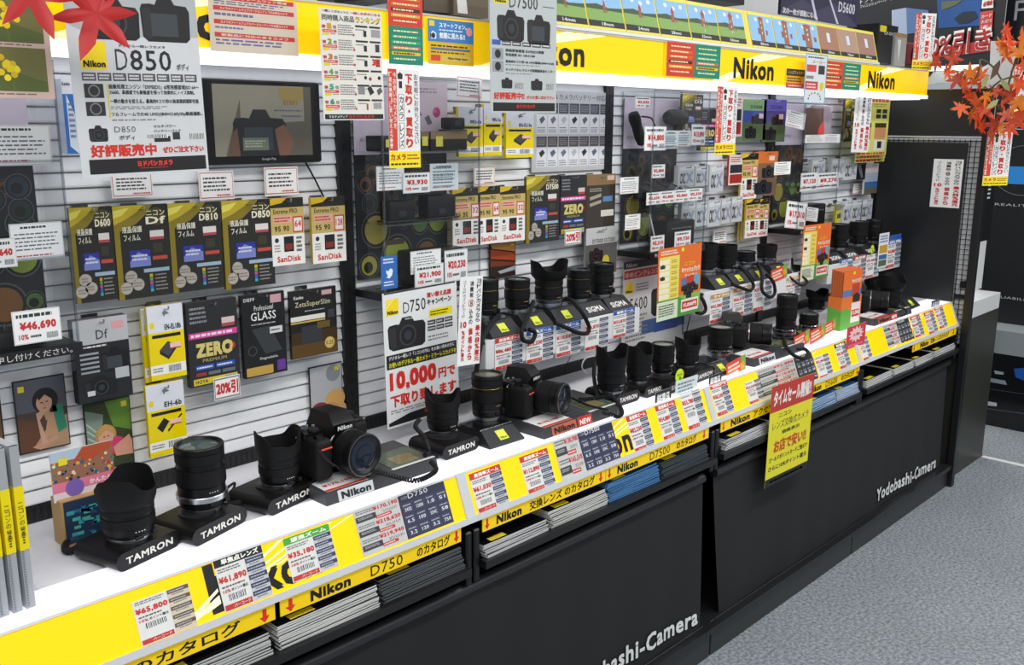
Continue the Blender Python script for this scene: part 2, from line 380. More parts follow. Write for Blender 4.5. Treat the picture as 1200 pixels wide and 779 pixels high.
cat_label(1.425, 1.79, [('Nikon', 1.44, 1.515, .05), ('D5600', 1.545, 1.625, .0), ('のカタログ', 1.655, 1.75, .02), ('>', 1.765, 1.78, 0)], 'yellow catalogue strip right of the hanging yellow notice')
cat_label(2.24, 2.68, [('<', 2.245, 2.262, 0), ('Nikon', 2.31, 2.39, .05), ('交換レンズのカタログ', 2.41, 2.60, .02), ('>', 2.64, 2.66, 0)], 'yellow catalogue strip at the far right end of the counter')

# stacks of catalogues: every booklet on its own
ORD = ('first', 'second', 'third', 'fourth', 'fifth', 'sixth', 'seventh', 'eighth', 'ninth', 'tenth', 'eleventh', 'twelfth', 'thirteenth', 'fourteenth')
def stack(xa, xb, z0, n, cover, edge, label, group, photo=None, sk=.0):
    pr = None
    for k in range(n):
        last = k == n-1
        j = rnd.random()*.004
        g = G().box((-(xb-xa)/2, -.105, 0), ((xb-xa)/2, .105, .0029), edge, 'paper')
        g.box((-(xb-xa)/2, -.105, .0029), ((xb-xa)/2, .105, .0032), cover, 'gloss')
        if last:
            g.text('Nikon', -(xb-xa)*.4, -.09, -(xb-xa)*.25, -.08, 0, 'eeeeee', 'paper', Matrix.Translation((0, 0, .003)) @ Matrix.Rotation(radians(-90), 4, 'X') @ Matrix.Scale(1, 4))
            g.box((-(xb-xa)*.36, -.1, .0032), (-(xb-xa)*.12, -.085, .0034), 'e8d23a', 'gloss')
            if photo: g.box((-(xb-xa)*.4, -.04, .0032), ((xb-xa)*.4, .08, .0034), photo, 'gloss')
        o = obj('catalogue', g, None, 0); o.location = ((xa+xb)/2+j*.6, -.300+sk*k*.6-j, z0-.0095+k*.0033); o.rotation_euler = (0, 0, (rnd.random()-.5)*.05)
        tag(o, '%s one down in the %s' % (ORD[n-1-k], label), 'catalogue', group)
for a in ((-1.0, -.72, 9, '1a1216', 'c8c8c8', 'pink covered catalogue pile cut by the lower edge', '7a1c54'), (-.70, -.47, 11, '141416', 'c9cac8', 'white edged pile left of the first red arrows', '8a1a50'),
          (-.455, -.245, 12, '101012', 'dcdcd8', 'black covered pile under the big lettered strip', None), (-.235, -.03, 13, '141414', '55585c', 'dark edged pile left of the nearest bracket', None),
          (.03, .22, 8, '0e0e10', 'cfcfcf', 'black covered pile right of the nearest bracket', None), (.235, .43, 11, '111113', 'd8d8d4', 'white edged pile in the middle of the second slot', None),
          (.44, .64, 13, '1d3a66', '4a7fb0', 'blue edged catalogue pile in the second slot', '2a66a8'), (.65, .86, 12, '20281c', '39424a', 'dark green pile left of the curtain gap', '3a5a30'),
          (.95, 1.18, 9, '1a1a1c', 'd8d8da', 'white pile just right of the curtain gap', None), (1.19, 1.42, 9, '1a1a1c', 'd8d8da', 'white pile behind the hanging yellow notice', None),
          (1.43, 1.61, 10, '24507e', 'a8c0d8', 'blue pile right of the hanging yellow notice', '2a66a8'), (1.62, 1.78, 10, '24507e', 'b8c8d8', 'pale blue pile left of the third bracket', '3a76b8'),
          (1.84, 2.05, 7, '131315', 'dedede', 'first black pile in the farthest slot', None), (2.07, 2.24, 7, '131315', 'dedede', 'second black pile in the farthest slot', None), (2.26, 2.43, 7, '131315', 'dedede', 'third black pile in the farthest slot', None), (2.45, 2.66, 7, '131315', 'dedede', 'last black pile in the farthest slot', None)):
    stack(a[0], a[1], .6005, a[2], a[3], a[4], a[5], a[5], a[6], .0015)

# black fabric curtains on roller tubes
def curtain(xa, xb, lx0, lx1, lz, lh, label, seed, lean=0):
    t = thing('fabric_curtain', label, 'curtain', ((xa+xb)/2, -.385, 0))
    W = xb-xa; zt, zb = .525, .092
    r2 = random.Random(seed); ph = [(r2.uniform(3, 11), r2.uniform(0, 6), r2.uniform(.2, 1)) for _ in range(5)]
    def yf(x, z):
        s = (zt-z)/(zt-zb); a = sum(q*sin(f*x*3+p+s*1.2*q) for f, p, q in ph)
        return -.012*s-(.0026 if seed == 8 else .0055)*a*(.35+.65*s)
    nx, nz = 260, 20; vs = []; fs = []
    for j in range(nz+1):
        for i in range(nx+1):
            z = zb+(zt-zb)*j/nz; x = -W/2+W*i/nx+lean*(1-j/nz)*(1-i/nx)
            vs.append((x, yf(x, z), z))
    for j in range(nz):
        for i in range(nx): k = j*(nx+1)+i; fs.append((k, k+1, k+nx+2, k+nx+1))
    g = G().add(vs, fs, '18191b', 'cloth')
    obj('cloth', g, t, 180)
    g = G(); gv, gf, asp = glyphs('Yodobashi-Camera', .03)
    g.add([(lx0-(xa+xb)/2+a*(lx1-lx0), 0, lz[0]+a*(lz[1]-lz[0])+b*lh) for a, b, _ in gv], gf, 'e4e6e6', 'satin')
    g.v = [(x, yf(x, z)-.005, z) for x, y, z in g.v]
    o = obj('printed_lettering', g, t, 0)
    g = G().lathe([(.0135, 0), (.0135, W)], '26272a', 'satin', 20, Matrix.Translation((-W/2, 0, .53)) @ Matrix.Rotation(radians(90), 4, 'Y'))
    obj('roller_tube', g, t)
    g = G().lathe([(.006, 0), (.006, W+.02)], '1a1b1d', 'satin', 12, Matrix.Translation((-W/2-.01, -.018, .09)) @ Matrix.Rotation(radians(90), 4, 'Y'))
    obj('bottom_bar', g, t)
curtain(-1.2, .868, .27, .845, (.135, .118), .05, 'long black curtain with white lettering under the two nearer counters', 3)
curtain(.925, 2.66, 2.02, 2.6, (.125, .105), .05, 'long black curtain with white lettering under the two farther counters', 8, .05)
o = obj('paper_bag', G().box((.86, -.30, .106), (.995, -.16, .26), 'a08358', 'paper', .004).add([(.86, -.30, .26), (.995, -.30, .255), (.985, -.25, .285), (.87, -.25, .28)], [(0, 1, 2, 3)], '8d724a', 'paper')); tag(o, 'brown paper bag seen in the gap between the two curtains', 'bag')
o = obj('plastic_bag', G().box((.865, -.30, .266), (.99, -.18, .305), '5a5e66', 'gloss', .012, None, 2)); tag(o, 'grey plastic bag on top of the brown paper bag', 'bag')

# ======================= header light boxes =======================
def header(b):
    x0 = b*.9 if b >= 0 else -1.25; x1 = (b+1)*.9; W = x1-x0; yf = -.188
    t = thing('header_light_box', ('yellow backlit header sign above the slatted wall, '+BAY[b]), 'sign', (x0, 0, 0))
    g = G().box((.004, yf, 1.577), (W-.004, yf+.006, 1.6675), 'fcce00', 'glow3')
    cx = x1-.45-x0
    for k in range(4):
        for d in (-1, 1):
            a = cx+d*.02-.1+k*.02
            g.add([(a+.02, yf-.0006, 1.640), (a+.05, yf-.0006, 1.640), (a+.17+k*.02, yf-.0006, 1.6665), (a+.14+k*.02, yf-.0006, 1.6665)] if d > 0 else
                  [(a-.10, yf-.0006, 1.578), (a-.08, yf-.0006, 1.578), (a+.02, yf-.0006, 1.606), (a+.0, yf-.0006, 1.606)], [(0, 1, 2, 3)], 'fff6c0', 'glow4')
    g.text('Nikon', cx-.105, 1.589, cx+.125, 1.648, yf-.0012, '14130f', 'satin', None, .035)
    obj('yellow_panel', g, t, 0)
    obj('housing', G().box((.001, yf+.007, 1.566), (W-.001, .02, 1.669), 'd8dadd', 'satin').box((.0, yf-.003, 1.6675), (W, yf+.01, 1.671), 'c4c6c4', 'satin'), t, 0)
    obj('lower_rim', G().box((0, yf-.004, 1.563), (W, yf+.02, 1.577), 'f4f4fa', 'glow6'), t, 0)
    obj('lamp_diffuser', G().box((.01, yf+.022, 1.560), (W-.01, -.03, 1.5655), 'fbfaff', 'glow11'), t, 0)
for b in range(-1, 3): header(b)

# focal length boards with the tower photographs
def tower(p, u0, u1, k):
    du = u1-u0; U = lambda a: u0+a*du
    p.r(u0, .06, u1, .80, '8fc0e8', 2); 
    for c in range(3): p.c(U(.3+.25*c), .18+.06*(c % 2), .06, 'dfeaf2', 2.4, 12, 1.3)
    hor = .52 if k < 6 else .95
    if k < 6:
        p.r(u0, .52, u1, .8, '86ab58', 2.5); p.pg([(u0, .44), (U(.3), .40), (U(.6), .48), (u1, .45), (u1, .55), (u0, .53)], '3d5230', 2.7)
    s = (.07, .1, .13, .17, .22, .28, .36, .44, .62, .9, 1.0, 1.0)[k]
    if k < 9:
        wd = s*.5; top = max(.10, .5-s*1.1) if k < 6 else .1
        p.r(U(.5-wd/2), top, U(.5+wd/2), .60 if k < 6 else .8, '9a5f46', 3); p.pg([(U(.5-wd*.65), top+.02), (U(.5), max(top-.09*(1 if k < 6 else 0)-.02, .07)), (U(.5+wd*.65), top+.02), (U(.5+wd*.55), top+.06), (U(.5-wd*.55), top+.06)], 'b4482e', 3.4)
        p.r(U(.5-wd*.9), .42, U(.5-wd*.45), .60, '8a5842', 3.2); p.r(U(.5+wd*.9), .46, U(.5+wd*1.3), .60, '8a5842', 3.2)
        if k > 3:
            for q in range(3): p.r(U(.5-wd*.08), top+.12+q*.15, U(.5+wd*.08), top+.19+q*.15, 'e6e4dc', 3.8)
    else:
        p.r(u0, .06, u1, .8, ('a8765e', 'b49080', 'a27a68')[k-9], 3); p.r(U(.42), .25, U(.58), .55, 'd4e4ec', 3.6)
    p.r(u0, .80, u1, .94, '17181a', 3); p.t(('14mm', '18mm', '24mm', '28mm', '35mm', '50mm', '85mm', '105mm', '135mm', '200mm', '300mm', '400mm')[k], U(.35), .83, U(.68), .91, 'e8e8e8', 3.6, .02)
for q, (xa, lab) in enumerate(((.44, 'nearer yellow framed board of tower photographs on top of the header'), (1.335, 'farther yellow framed board of tower photographs on top of the header'))):
    t = thing('focal_length_board', lab, 'display board', (xa+.447, -.186, 1.6715)); t.rotation_euler = (radians(-14.9), 0, 0)
    obj('yellow_frame', G().box((-.447, 0, 0), (.447, .006, .118), 'ecd83a', 'satin').box((-.447, -.004, 0), (.447, .004, .008), 'd9dad2', 'satin'), t, 0)
    for k in range(6):
        p = P(.139, .104, 'f0e25a', .0008); tower(p, 0, 1, q*6+k)
        p.done('photo_panel', None, None, parent=t, loc=(-.447+.018+.0695+k*.1455-(.004 if q == 0 else -.0), -.001, .062))

# ======================= right hand end =======================
t = thing('wire_mesh_panel', 'black wire mesh panel at the right end behind the black board', 'mesh panel', (2.715, 0, 0))
g = G()
for k in range(21): g.box((-.0015, -.407+k*.02, .60), (.0015, -.405+k*.02, 1.41), '1a1b1c', 'metal')
for k in range(41): g.box((-.003, -.407, .60+k*.02), (.0, 0, .602+k*.02), '1a1b1c', 'metal')
obj('wire_grid', g, t, 0); obj('cross_bar', G().box((-.004, -.407, .785), (.006, -.365, .80), '0d0d0e').box((-.012, -.407, .83), (.01, -.385, .855), '0d0d0e'), t, 0)
obj('upper_rail', G().box((-.004, -.407, 1.408), (.004, 0, 1.416), 'c9ccce', 'metal'), t, 0)
o = obj('white_backing_board', G().box((2.7205, -.43, .60), (2.730, -.015, 1.405), 'cfd1d2', 'board')); tag(o, 'white board behind the wire mesh at the right end', 'board')
o = obj('black_board', G().box((2.697, -.362, .66), (2.7065, -.016, 1.395), '1c1d1f', 'satin', .001)); tag(o, 'tall matt black board closing the right end of the display', 'board')
o = obj('black_header_board', G().box((2.703, -.44, 1.42), (2.72, -.016, 1.60), '202123', 'satin', .001)); tag(o, 'black board above the wire mesh under the white strip light', 'board')
o = obj('upright_post', G().box((2.70, -.437, 0), (2.73, -.408, 1.45), '161719', 'satin', .002)); tag(o, 'black upright post at the right end of the counter', 'post')
t = thing('end_cabinet', 'dark grey cabinet with white top at the right end of the counter', 'cabinet', (2.95, -.2, 0))
obj('body', G().box((-.218, -.196, 0), (.246, .20, .682), '33342f', 'satin', .001).box((-.218, -.199, .001), (-.205, -.196, .68), '1c1c1b', 'satin'), t, 0)
obj('white_top', G().box((-.215, -.195, .683), (.246, .20, .752), 'd6d8d8', 'satin', .001), t, 0, )
t = thing('column_display', 'slim white column with black upper part standing on the end cabinet', 'column', (3.2, -.28, .752))
obj('white_column', G().box((-.095, -.02, 0), (.045, .12, .215), 'd9dbdb', 'satin', .001), t, 0)
g = G().box((-.09, -.022, .216), (.075, .12, .50), '151517', 'satin', .002)
for k in range(4): g.box((-.02, -.0225, .40+k*.018), (.015, -.022, .408+k*.018), 'c8cacc', 'paper')
obj('black_unit', g, t, 0)
o = obj('patterned_cloth', G().add([(3.30, -.27, 1.20), (3.34, -.26, 1.21), (3.37, -.24, 1.05), (3.35, -.26, .95), (3.31, -.27, .93), (3.29, -.28, 1.05)], [(0, 1, 2, 3, 4, 5)], 'b08a88', 'cloth')); tag(o, 'pale red patterned cloth hanging beside the slim column', 'cloth')
# fixture beyond the aisle, at right
t = thing('black_display_wall', 'tall black display wall beyond the aisle at the right edge', 'display wall', (3.9, -.4, 0))
g = G().box((0, -1.2, .49), (.06, .33, 2.6), '1c1e21', 'satin')
M = Matrix.Rotation(radians(-90), 4, 'Z')
def wr(s, ya, yb, za, zb, col='c8ccd0', b=0): g.text(s, -ya, za, -yb, zb, -.001, col, 'satin', M, b)
obj('panel', g, t, 0)
g = G(); M = Matrix.Rotation(radians(-90), 4, 'Z')
def sx(px, py): q = onX(px, py, 3.9); return (-(q.y+.4), q.z)
a = sx(1176, 241); b = sx(1212, 233); g.text('REALITY', a[0]-.04, a[1], b[0], a[1]+.012, -.002, 'b8bcc0', 'satin', M, 0)
a = sx(1172, 349); b = sx(1215, 340); g.text('RELIABILITY', a[0]-.04, a[1], b[0], a[1]+.012, -.002, 'b8bcc0', 'satin', M, 0)
a = sx(1188, 24); g.text('FE', a[0], a[1], a[0]+.12, a[1]+.09, -.002, 'b8bcc0', 'satin', M, 0)
a = sx(1178, 152); g.text('うこそ', a[0]-.03, a[1], a[0]+.16, a[1]+.035, -.002, 'c8ccd0', 'satin', M, 0)
obj('white_lettering', g, t, 0)
a = sx(1176, 215); g = G().box((a[0], -.003, a[1]), (a[0]+.3, 0, a[1]+.085), '2c7cc0', 'glow2', 0, M); obj('blue_screen', g, t, 0)
g = G(); c = sx(1200, 200)
pts = [(c[0]+.14*cos(q*pi/18)-.0, -.003, c[1]+.12*sin(q*pi/18)) for q in range(37)]
g.tube([tuple(M @ Vector(p)) for p in pts], .002, '606468', 'satin', 6); obj('ring_outline', g, t)
t = thing('low_black_plinth', 'low black plinth with dark picture beyond the aisle at right', 'plinth', (3.7, -.4, 0))
obj('front_panel', G().box((0, -1.2, .0), (.02, .33, .37), '17181b', 'gloss'), t, 0)
obj('grey_top', G().box((0.001, -1.2, .37), (.26, .33, .485), '8d9396', 'satin'), t, 0)
g = G()
def s2(px, py): q = onX(px, py, 3.698); return (-.001, q.y+.4, q.z)
for pts, c in ((((1156, 442), (1178, 446), (1180, 451), (1157, 447)), '8a9298'), (((1165, 434), (1176, 436), (1176, 439), (1166, 438)), '9aa4aa'), (((1188, 432), (1200, 431), (1200, 446), (1190, 442)), '2858a8'), (((1156, 470), (1168, 472), (1168, 476), (1157, 475)), 'c0c4c8'), (((1156, 478), (1200, 484), (1200, 485), (1156, 479)), '505458'), (((1158, 455), (1200, 461), (1200, 462), (1158, 456)), '3a3e44')):
    g.add([s2(*q) for q in pts], [tuple(range(len(pts)))], c, 'gloss')
obj('printed_picture', g, t, 0)
# oblique hanging board behind the header at the right
dv = Vector((.644, .765, 0)); ang = atan2(-.765, -.644)
A = Vector((3.795, -.043, 2.05))
def onO(px, py, off=0):
    d = ray(px, py); n = Vector((-.765, .644, 0)); p0 = A+n*off; return CAM+d*((p0-CAM).dot(n)/d.dot(n))
t = thing('hanging_black_board', 'large black printed board hanging behind the header at upper right', 'board', (0, 0, 0))
def quad(g, pts, col, off, kind='satin'): g.add([tuple(onO(*p, off)) for p in pts], [tuple(range(len(pts)))], col, kind)
g = G(); P0 = onO(988, 92); P1 = onO(1164, 82)
n = Vector((-.765, .644, 0)); vs = []
for q in (0, .03):
    for s_, z in ((P0, 1.72), (P1, 1.72), (P1, 2.5), (P0, 2.5)): vs.append((s_.x-n.x*q, s_.y-n.y*q, z))
g.add(vs, [(0, 1, 2, 3), (7, 6, 5, 4), (0, 4, 5, 1), (1, 5, 6, 2), (2, 6, 7, 3), (3, 7, 4, 0)], '1a1a1d', 'satin'); obj('board_body', g, t, 0)
g = G()
quad(g, ((1045, 12), (1062, 9), (1063, 40), (1045, 40)), 'a8b4cc', .004); quad(g, ((1062, 9), (1088, 12), (1090, 36), (1063, 40)), '5a78a8', .004)
quad(g, ((1098, 0), (1150, 0), (1148, 30), (1100, 33)), '1d4f90', .004); quad(g, ((1103, 2), (1128, 0), (1120, 6), (1104, 12)), '5d6848', .006)
quad(g, ((1118, 22), (1128, 14), (1142, 13), (1146, 20), (1135, 27), (1124, 28)), '1c2630', .006)
quad(g, ((1151, 0), (1164, 0), (1164, 9), (1150, 10)), 'eceae6', .005); quad(g, ((1149, 14), (1164, 12), (1162, 42), (1147, 44)), 'c8453e', .005)
quad(g, ((1062, 62), (1162, 46), (1160, 60), (1062, 72)), 'b8352c', .004)
obj('printed_pictures', g, t, 0)
def otext(g, s, p0, p1, hpx, col, off, bold=.03):
    a = onO(*p0, off); b = onO(*p1, off); c = onO(p0[0], p0[1]-hpx, off); vs, fs, _ = glyphs(s, bold); X = b-a; X = Vector((X.x, X.y, 0)) ; Zv = Vector((0, 0, c.z-a.z))
    g.add([tuple(a+X*u+Zv*v+Vector((-.765, .644, 0))*(q*.0003)) for u, v, q in vs], fs, col, 'satin')
def word(*a): g = G(); otext(g, *a); obj('printed_words', g, t, 0)
g = G(); otext(g, '100%引き', (1070, 71), (1161, 60), 27, 'f2f0ee', .006, .05); otext(g, '100%引き', (1073, 69.5), (1159.5, 58.5), 23, 'b22c24', .009, .02); obj('printed_words', g, t, 0)
word('トプリント ●銀写真仕上', (1008, 5), (1080, -1), 5, 'd8d8d8', .006, .01); word('フィニッシュペーパー Canvas シルバープリント', (1008, 10), (1085, 3), 4, 'd8d8d8', .006, .01); word('必場合', (1152, 8), (1163, 7), 6, 'b83a30', .007, .03)
for k, s_ in enumerate(('カード', 'ただく', 'しましょ')): word(s_, (1150, 22+k*6), (1162, 21+k*6), 4, 'f4e4e0', .007, .03)

o = obj('strip_light', G().box((2.99, .0, 1.63), (3.62, .03, 1.652), 'f8fffa', 'glow14')); tag(o, 'white strip light behind the header at upper right', 'lamp')
g = G(); v0 = [onX(*p, 3.0) for p in ((1083, 156), (1090, 125), (1100, 105), (1150, 88), (1160, 48), (1186, 46), (1184, 104), (1150, 100), (1120, 102), (1098, 112))]
g = G(); vs = [onX(*p, 3.0) for p in ((1083, 101), (1092, 99), (1104, 97), (1120, 97), (1150, 97), (1186, 100), (1190, 48), (1161, 48), (1160, 74), (1149, 80), (1094, 84), (1088, 92))]
g.add([tuple(v) for v in vs]+[(v.x+.01, v.y, v.z) for v in vs], [tuple(range(12)), tuple(range(23, 11, -1))]+[(i, i+12, (i+1) % 12+12, (i+1) % 12) for i in range(12)], 'dcdedd', 'board')
bpy.data.objects.remove(o)
o = obj('white_curved_board', g, None, 0); tag(o, 'white board with a curved lower edge behind the maple branch', 'board')
a = onX(1089, 81, 2.97); b_ = onX(1148, 75, 2.97)
o = obj('strip_light', G().box((2.96, a.y, a.z-.008), (2.975, b_.y, a.z+.010), 'f4fff8', 'glow14')); tag(o, 'white strip light behind the header at upper right', 'lamp')

# ======================= designs of prints and packs =======================
def d_price(p, top, price, toptext='高倍率ズーム', right='nav', bg='d4d5d2', small=False):
    rc = {'nav': '3a3f5c', 'tan': '6b5540', 'blk': '34353c'}[right]
    if top: p.r(0, 0, 1, .16, top, 1.5).t(toptext, .14, .03, .92, .135, 'fbfbf0', 3, .03)
    y = .16 if top else 0
    p.r(.60, y, 1, 1, 'd8ccb4' if right == 'tan' else 'c6c9ce', 1.2)
    for k in range(5):
        v = y+.02+k*(.96-y)/5; p.r(.61, v, .995, v+.088, rc, 2).ln(.64, v+.02, .97, v+.07, 1, 'b4b8c8', 2.6, .5); p.ln(.68, v+.10, .93, v+.14, 1, '77777c', 2.2, .6)
    p.ln(.04, y+.03, .55, y+.12, 2, '6b6b6b'); p.t(price, .02, y+.19, .58, y+.33, 'd22a22', 3, .035)
    p.ln(.05, y+.36, .55, y+.42, 1, '555555'); p.t('10%', .05, y+.44, .2, y+.50, 'd22a22', 3).t('ポイント還元', .22, y+.44, .56, y+.50, '333333', 3)
    p.bar(.14, y+.54, .50, y+.66, 2.5); p.r(.02, .88, .58, .985, 'c93a30', 2).t('バーコード', .2, .9, .54, .965, 'f4dcd8', 3)
def d_spec(p, name, prices, nav='2a2e44', split=.47):
    p.r(0, 0, split, 1, 'c8cac8', 1.2); p.r(split, 0, 1, 1, nav, 1.2)
    n = len(prices)
    for k, pr in enumerate(prices):
        v = .03+k*.94/n; hh = .94/n
        p.ln(.02, v, split*.45, v+hh*.28, 2, '666666'); p.r(.01, v+hh*.40, split*.46, v+hh*.80, '3c3d42', 2).ln(.03, v+hh*.47, split*.4, v+hh*.66, 2, 'b8b8b8', 2.5)
        p.t(pr, split*.42, v+hh*.02, split*.97, v+hh*.34, 'd22a22', 3, .03); p.bar(split*.62, v+hh*.44, split*.94, v+hh*.62); p.r(split*.45, v+hh*.68, split*.8, v+hh*.9, 'c93a30', 2).ln(split*.47, v+hh*.72, split*.78, v+hh*.86, 1, 'f0d8d4', 3)
    p.t(name, split+.2*(1-split), .02, split+.62*(1-split), .13, 'e6e6ea', 3, .01).t('ニコン', split+.03, .05, split+.15*(1-split)+.02, .11, 'cfd0da', 3)
    vals = ['2432', '12000', '1.0', '51', '6.5', '100', 'SDHC', '58', '3.2', '120', '3.2', '750']
    for r in range(3):
        for c in range(4):
            u0 = split+.02+c*(1-split)*.245; v0 = .2+r*.265
            p.r(u0, v0, u0+(1-split)*.225, v0+.24, '3c4058' if nav != '26282c' else '3a3c40', 2); p.ln(u0+.01, v0+.03, u0+(1-split)*.2, v0+.08, 1, 'aeb2c4', 2.5); p.t(vals[(r*4+c) % 12], u0+(1-split)*.04, v0+.11, u0+(1-split)*.18, v0+.19, 'e2e4ee', 3)
def d_tag(p):     # tall trade-in tag
    p.r(.0, 0, .27, .82, 'd8452f', 1.3).vt('今お使いのカメラを', .15, .03, .25, .60, 'f6e6dc', 3, .02).vt('「最新機種」に買い替えよう!!', .02, .03, .12, .80, 'f6e6dc', 3, .02)
    p.dslr(.30, .03, .46, .10, '222222'); p.r(.34, .12, .44, .19, '222222', 2)
    p.r(.32, .25, .49, .52, '333333', 1.4).r(.335, .254, .475, .516, 'fdfdfb', 1.7).vt('カメラ', .345, .265, .465, .505, '222222')
    p.r(.32, .54, .49, .80, '333333', 1.4).r(.335, .544, .475, .796, 'fdfdfb', 1.7).vt('レンズ', .345, .555, .465, .785, '222222')
    p.vt('下取り・買取り', .54, .04, .76, .80, 'd8301e', 3, .04); p.vt('お気軽にお持ちください', .82, .04, .95, .76, '222222', 3, .015)
    p.r(0, .83, 1, 1, 'ffe81a', 1.4).t('カメラ', .04, .855, .52, .92, 'c41e14', 3, .04).ln(.56, .855, .96, .92, 2, 'a83020').ln(.04, .94, .96, .98, 1, '333333')
def d_tax(p):     # slanted points tag
    p.vt('ヨドバシカメラなら', .74, .03, .93, .52, '222222', 3, .02).vt('最大8%還元', .74, .55, .95, .97, 'cc2e28', 3, .03)
    p.vt('消費税', .44, .05, .60, .24, '222222', 3, .02).c(.52, .30, .045, 'c82a24', 2, 20, 1).c(.52, .30, .036, 'ffffff', 2.4).t('8', .46, .27, .58, .33, '222222').vt('込みの', .44, .36, .60, .54, '222222', 3, .02).vt('価格から', .44, .57, .62, .95, 'cc2e28', 3, .03)
    p.vt('ゴールドポイントカード', .14, .04, .27, .46, '333333', 3, .01).t('10', .08, .50, .34, .57, 'cc2e28', 3, .04).vt('%ポイント還元', .14, .60, .28, .95, 'cc2e28', 3, .03)
def d_note(p, seed=1):   # handwritten note in a red bubble
    p.r(.03, .05, .97, .93, 'c84848', 1.2).r(.045, .075, .955, .90, 'fbf9f7', 1.5); p.ln(.12, .18, .9, .72, 4, '3c3c40', 2, .45); p.ln(.5, .80, .93, .88, 1, 'c84848', 2, .7)
def d_hand(p, price=None, n=5):
    p.r(.01, .01, .99, .99, 'c8c8c4', .8).r(.02, .03, .98, .97, 'fbfbf9', 1.1)
    if price: p.ln(.08, .06, .9, .26, 1, '333333'); p.t(price, .14, .34, .9, .62, 'd4281e', 3, .04); p.t('10%', .1, .70, .3, .86, 'd4281e', 3, .03).ln(.34, .72, .62, .86, 1, '444444').bar(.68, .72, .92, .9)
    else: p.ln(.2, .06, .8, .17, 1, '333333'); p.ln(.08, .24, .92, .76, n, '6a6a70', 2, .35); p.ln(.08, .84, .8, .92, 1, 'c05048')
def d_film(p, model):
    p.r(0, 0, .10, 1, '8c7a24', 1.2); p.pg([(0, 0), (.72, 0), (.6, .1), (.4, .2), (.15, .26), (0, .30)], '8a7a28', 1.3); p.pg([(0, 0), (.56, 0), (.44, .07), (.2, .15), (0, .20)], 'c4ae2c', 1.5); p.pg([(0, .05), (.3, .02), (.16, .1), (0, .13)], 'e8dc60', 1.7); p.c(.78, .13, .10, '4c461e', 1.4)
    p.t('ニコン', .6, .06, .94, .12, 'e8e4c8').t(model, .58, .13, .95, .21, 'f4f0d8', 3, .03); p.t('液晶保護', .14, .22, .5, .29, 'e8e4d0').t('フィルム', .16, .31, .46, .38, 'e8e4d0')
    p.r(.64, .28, .90, .38, 'e4dcd8', 2).r(.64, .35, .9, .38, 'b84a50', 2.5); p.r(.24, .48, .62, .66, '30389a', 2).pg([(.24, .6), (.4, .5), (.62, .56), (.62, .66), (.24, .66)], '7a86c8', 2.4); p.ln(.28, .52, .58, .6, 2, 'dcdce8', 3)
    p.r(.68, .42, .86, .52, '3c3c2c', 2.2).r(.66, .56, .94, .60, 'c05040', 2.3).r(.48, .69, .96, .73, '9fb8cc', 2.4)
    for a, b in ((.24, .76), (.36, .85), (.14, .88)): p.c(a, b, .068, '9a9388', 3, 18); p.c(a, b, .062, 'b5aea4', 3.3, 18); p.ln(a-.09, b-.03, a+.09, b+.03, 2, '84786e', 3.6)
    for k, c in enumerate(('d8a828', '50a848', 'c8488c', '3868c0', '38a8b8')): p.r(.58, .75+k*.04, .64, .785+k*.04, c, 2.5); p.ln(.68, .75+k*.04, .92, .78+k*.04, 1, '9a958c', 2.5)
def d_sd(p, n):
    p.r(0, 0, 1, .14, '2a2820', 1.4).pg([(.0, 0), (.5, 0), (.34, .07), (0, .1)], 'e0b81c', 2); p.r(0, .14, 1, .54, 'cdb36a', 1.3)
    p.t('Extreme PRO', .08, .16, .8, .23, '2a2820', 3, .01); p.r(.08, .26, .62, .37, 'e8b0a0', 2).ln(.1, .27, .6, .36, 2, 'c04838', 2.6); p.t('95', .1, .41, .28, .49, '3a3420').t('90', .36, .41, .54, .49, '3a3420')
    p.r(.66, .28, .96, .52, 'd0342c', 2).r(.69, .30, .93, .50, 'f0e4e0', 2.4).t(n, .71, .34, .91, .44, 'd0342c', 3, .02); p.r(.0, .54, 1, 1, 'f2f0ea', 1.6)
    p.r(.36, .57, .66, .80, '222226', 2.5).r(.40, .68, .62, .77, '8a3028', 3); p.c(.15, .62, .035, '333333', 2.5); p.ln(.07, .68, .26, .80, 3, '8a8a88'); p.ln(.74, .57, .92, .82, 4, '555555', 2.5, .6); p.t('SanDisk', .14, .86, .86, .95, 'd23a30', 3, .03)
def d_batt(p, model, kind=0):
    p.r(0, 0, 1, .36, 'dfe2ea', 1.2).r(0, .36, 1, .80, 'f0d800', 1.3).r(0, .80, 1, .93, 'f2f2ee', 1.3).r(0, .93, 1, 1, 'f0d800', 1.3)
    p.r(.06, .22, .17, .30, 'ecd418', 2).pg([(.42, .10), (.5, .07), (.62, .12), (.5, .13), (.47, .16)], '777a80', 2).t(model, .46, .26, .92, .335, '222222', 3, .03); p.r(.1, .39, .9, .435, '222222', 2)
    if kind == 0: p.pg([(.28, .60), (.52, .49), (.76, .55), (.52, .69)], '4a4a4c', 2.5).pg([(.28, .60), (.52, .69), (.52, .74), (.28, .65)], '2c2c2e', 2.6).pg([(.52, .69), (.76, .55), (.76, .6), (.52, .74)], '343436', 2.6)
    else: p.pg([(.22, .6), (.42, .48), (.56, .54), (.36, .68)], '1e1e20', 2.5); p.pg([(.5, .66), (.9, .46), (.92, .48), (.52, .69)], '2a2a2a', 2.6)
    p.r(.58, .52, .88, .60, 'f0c8bc', 3).r(.58, .585, .88, .60, 'c03a30', 3.4); p.bar(.5, .82, .86, .91); p.ln(.06, .83, .4, .9, 2, '777777')
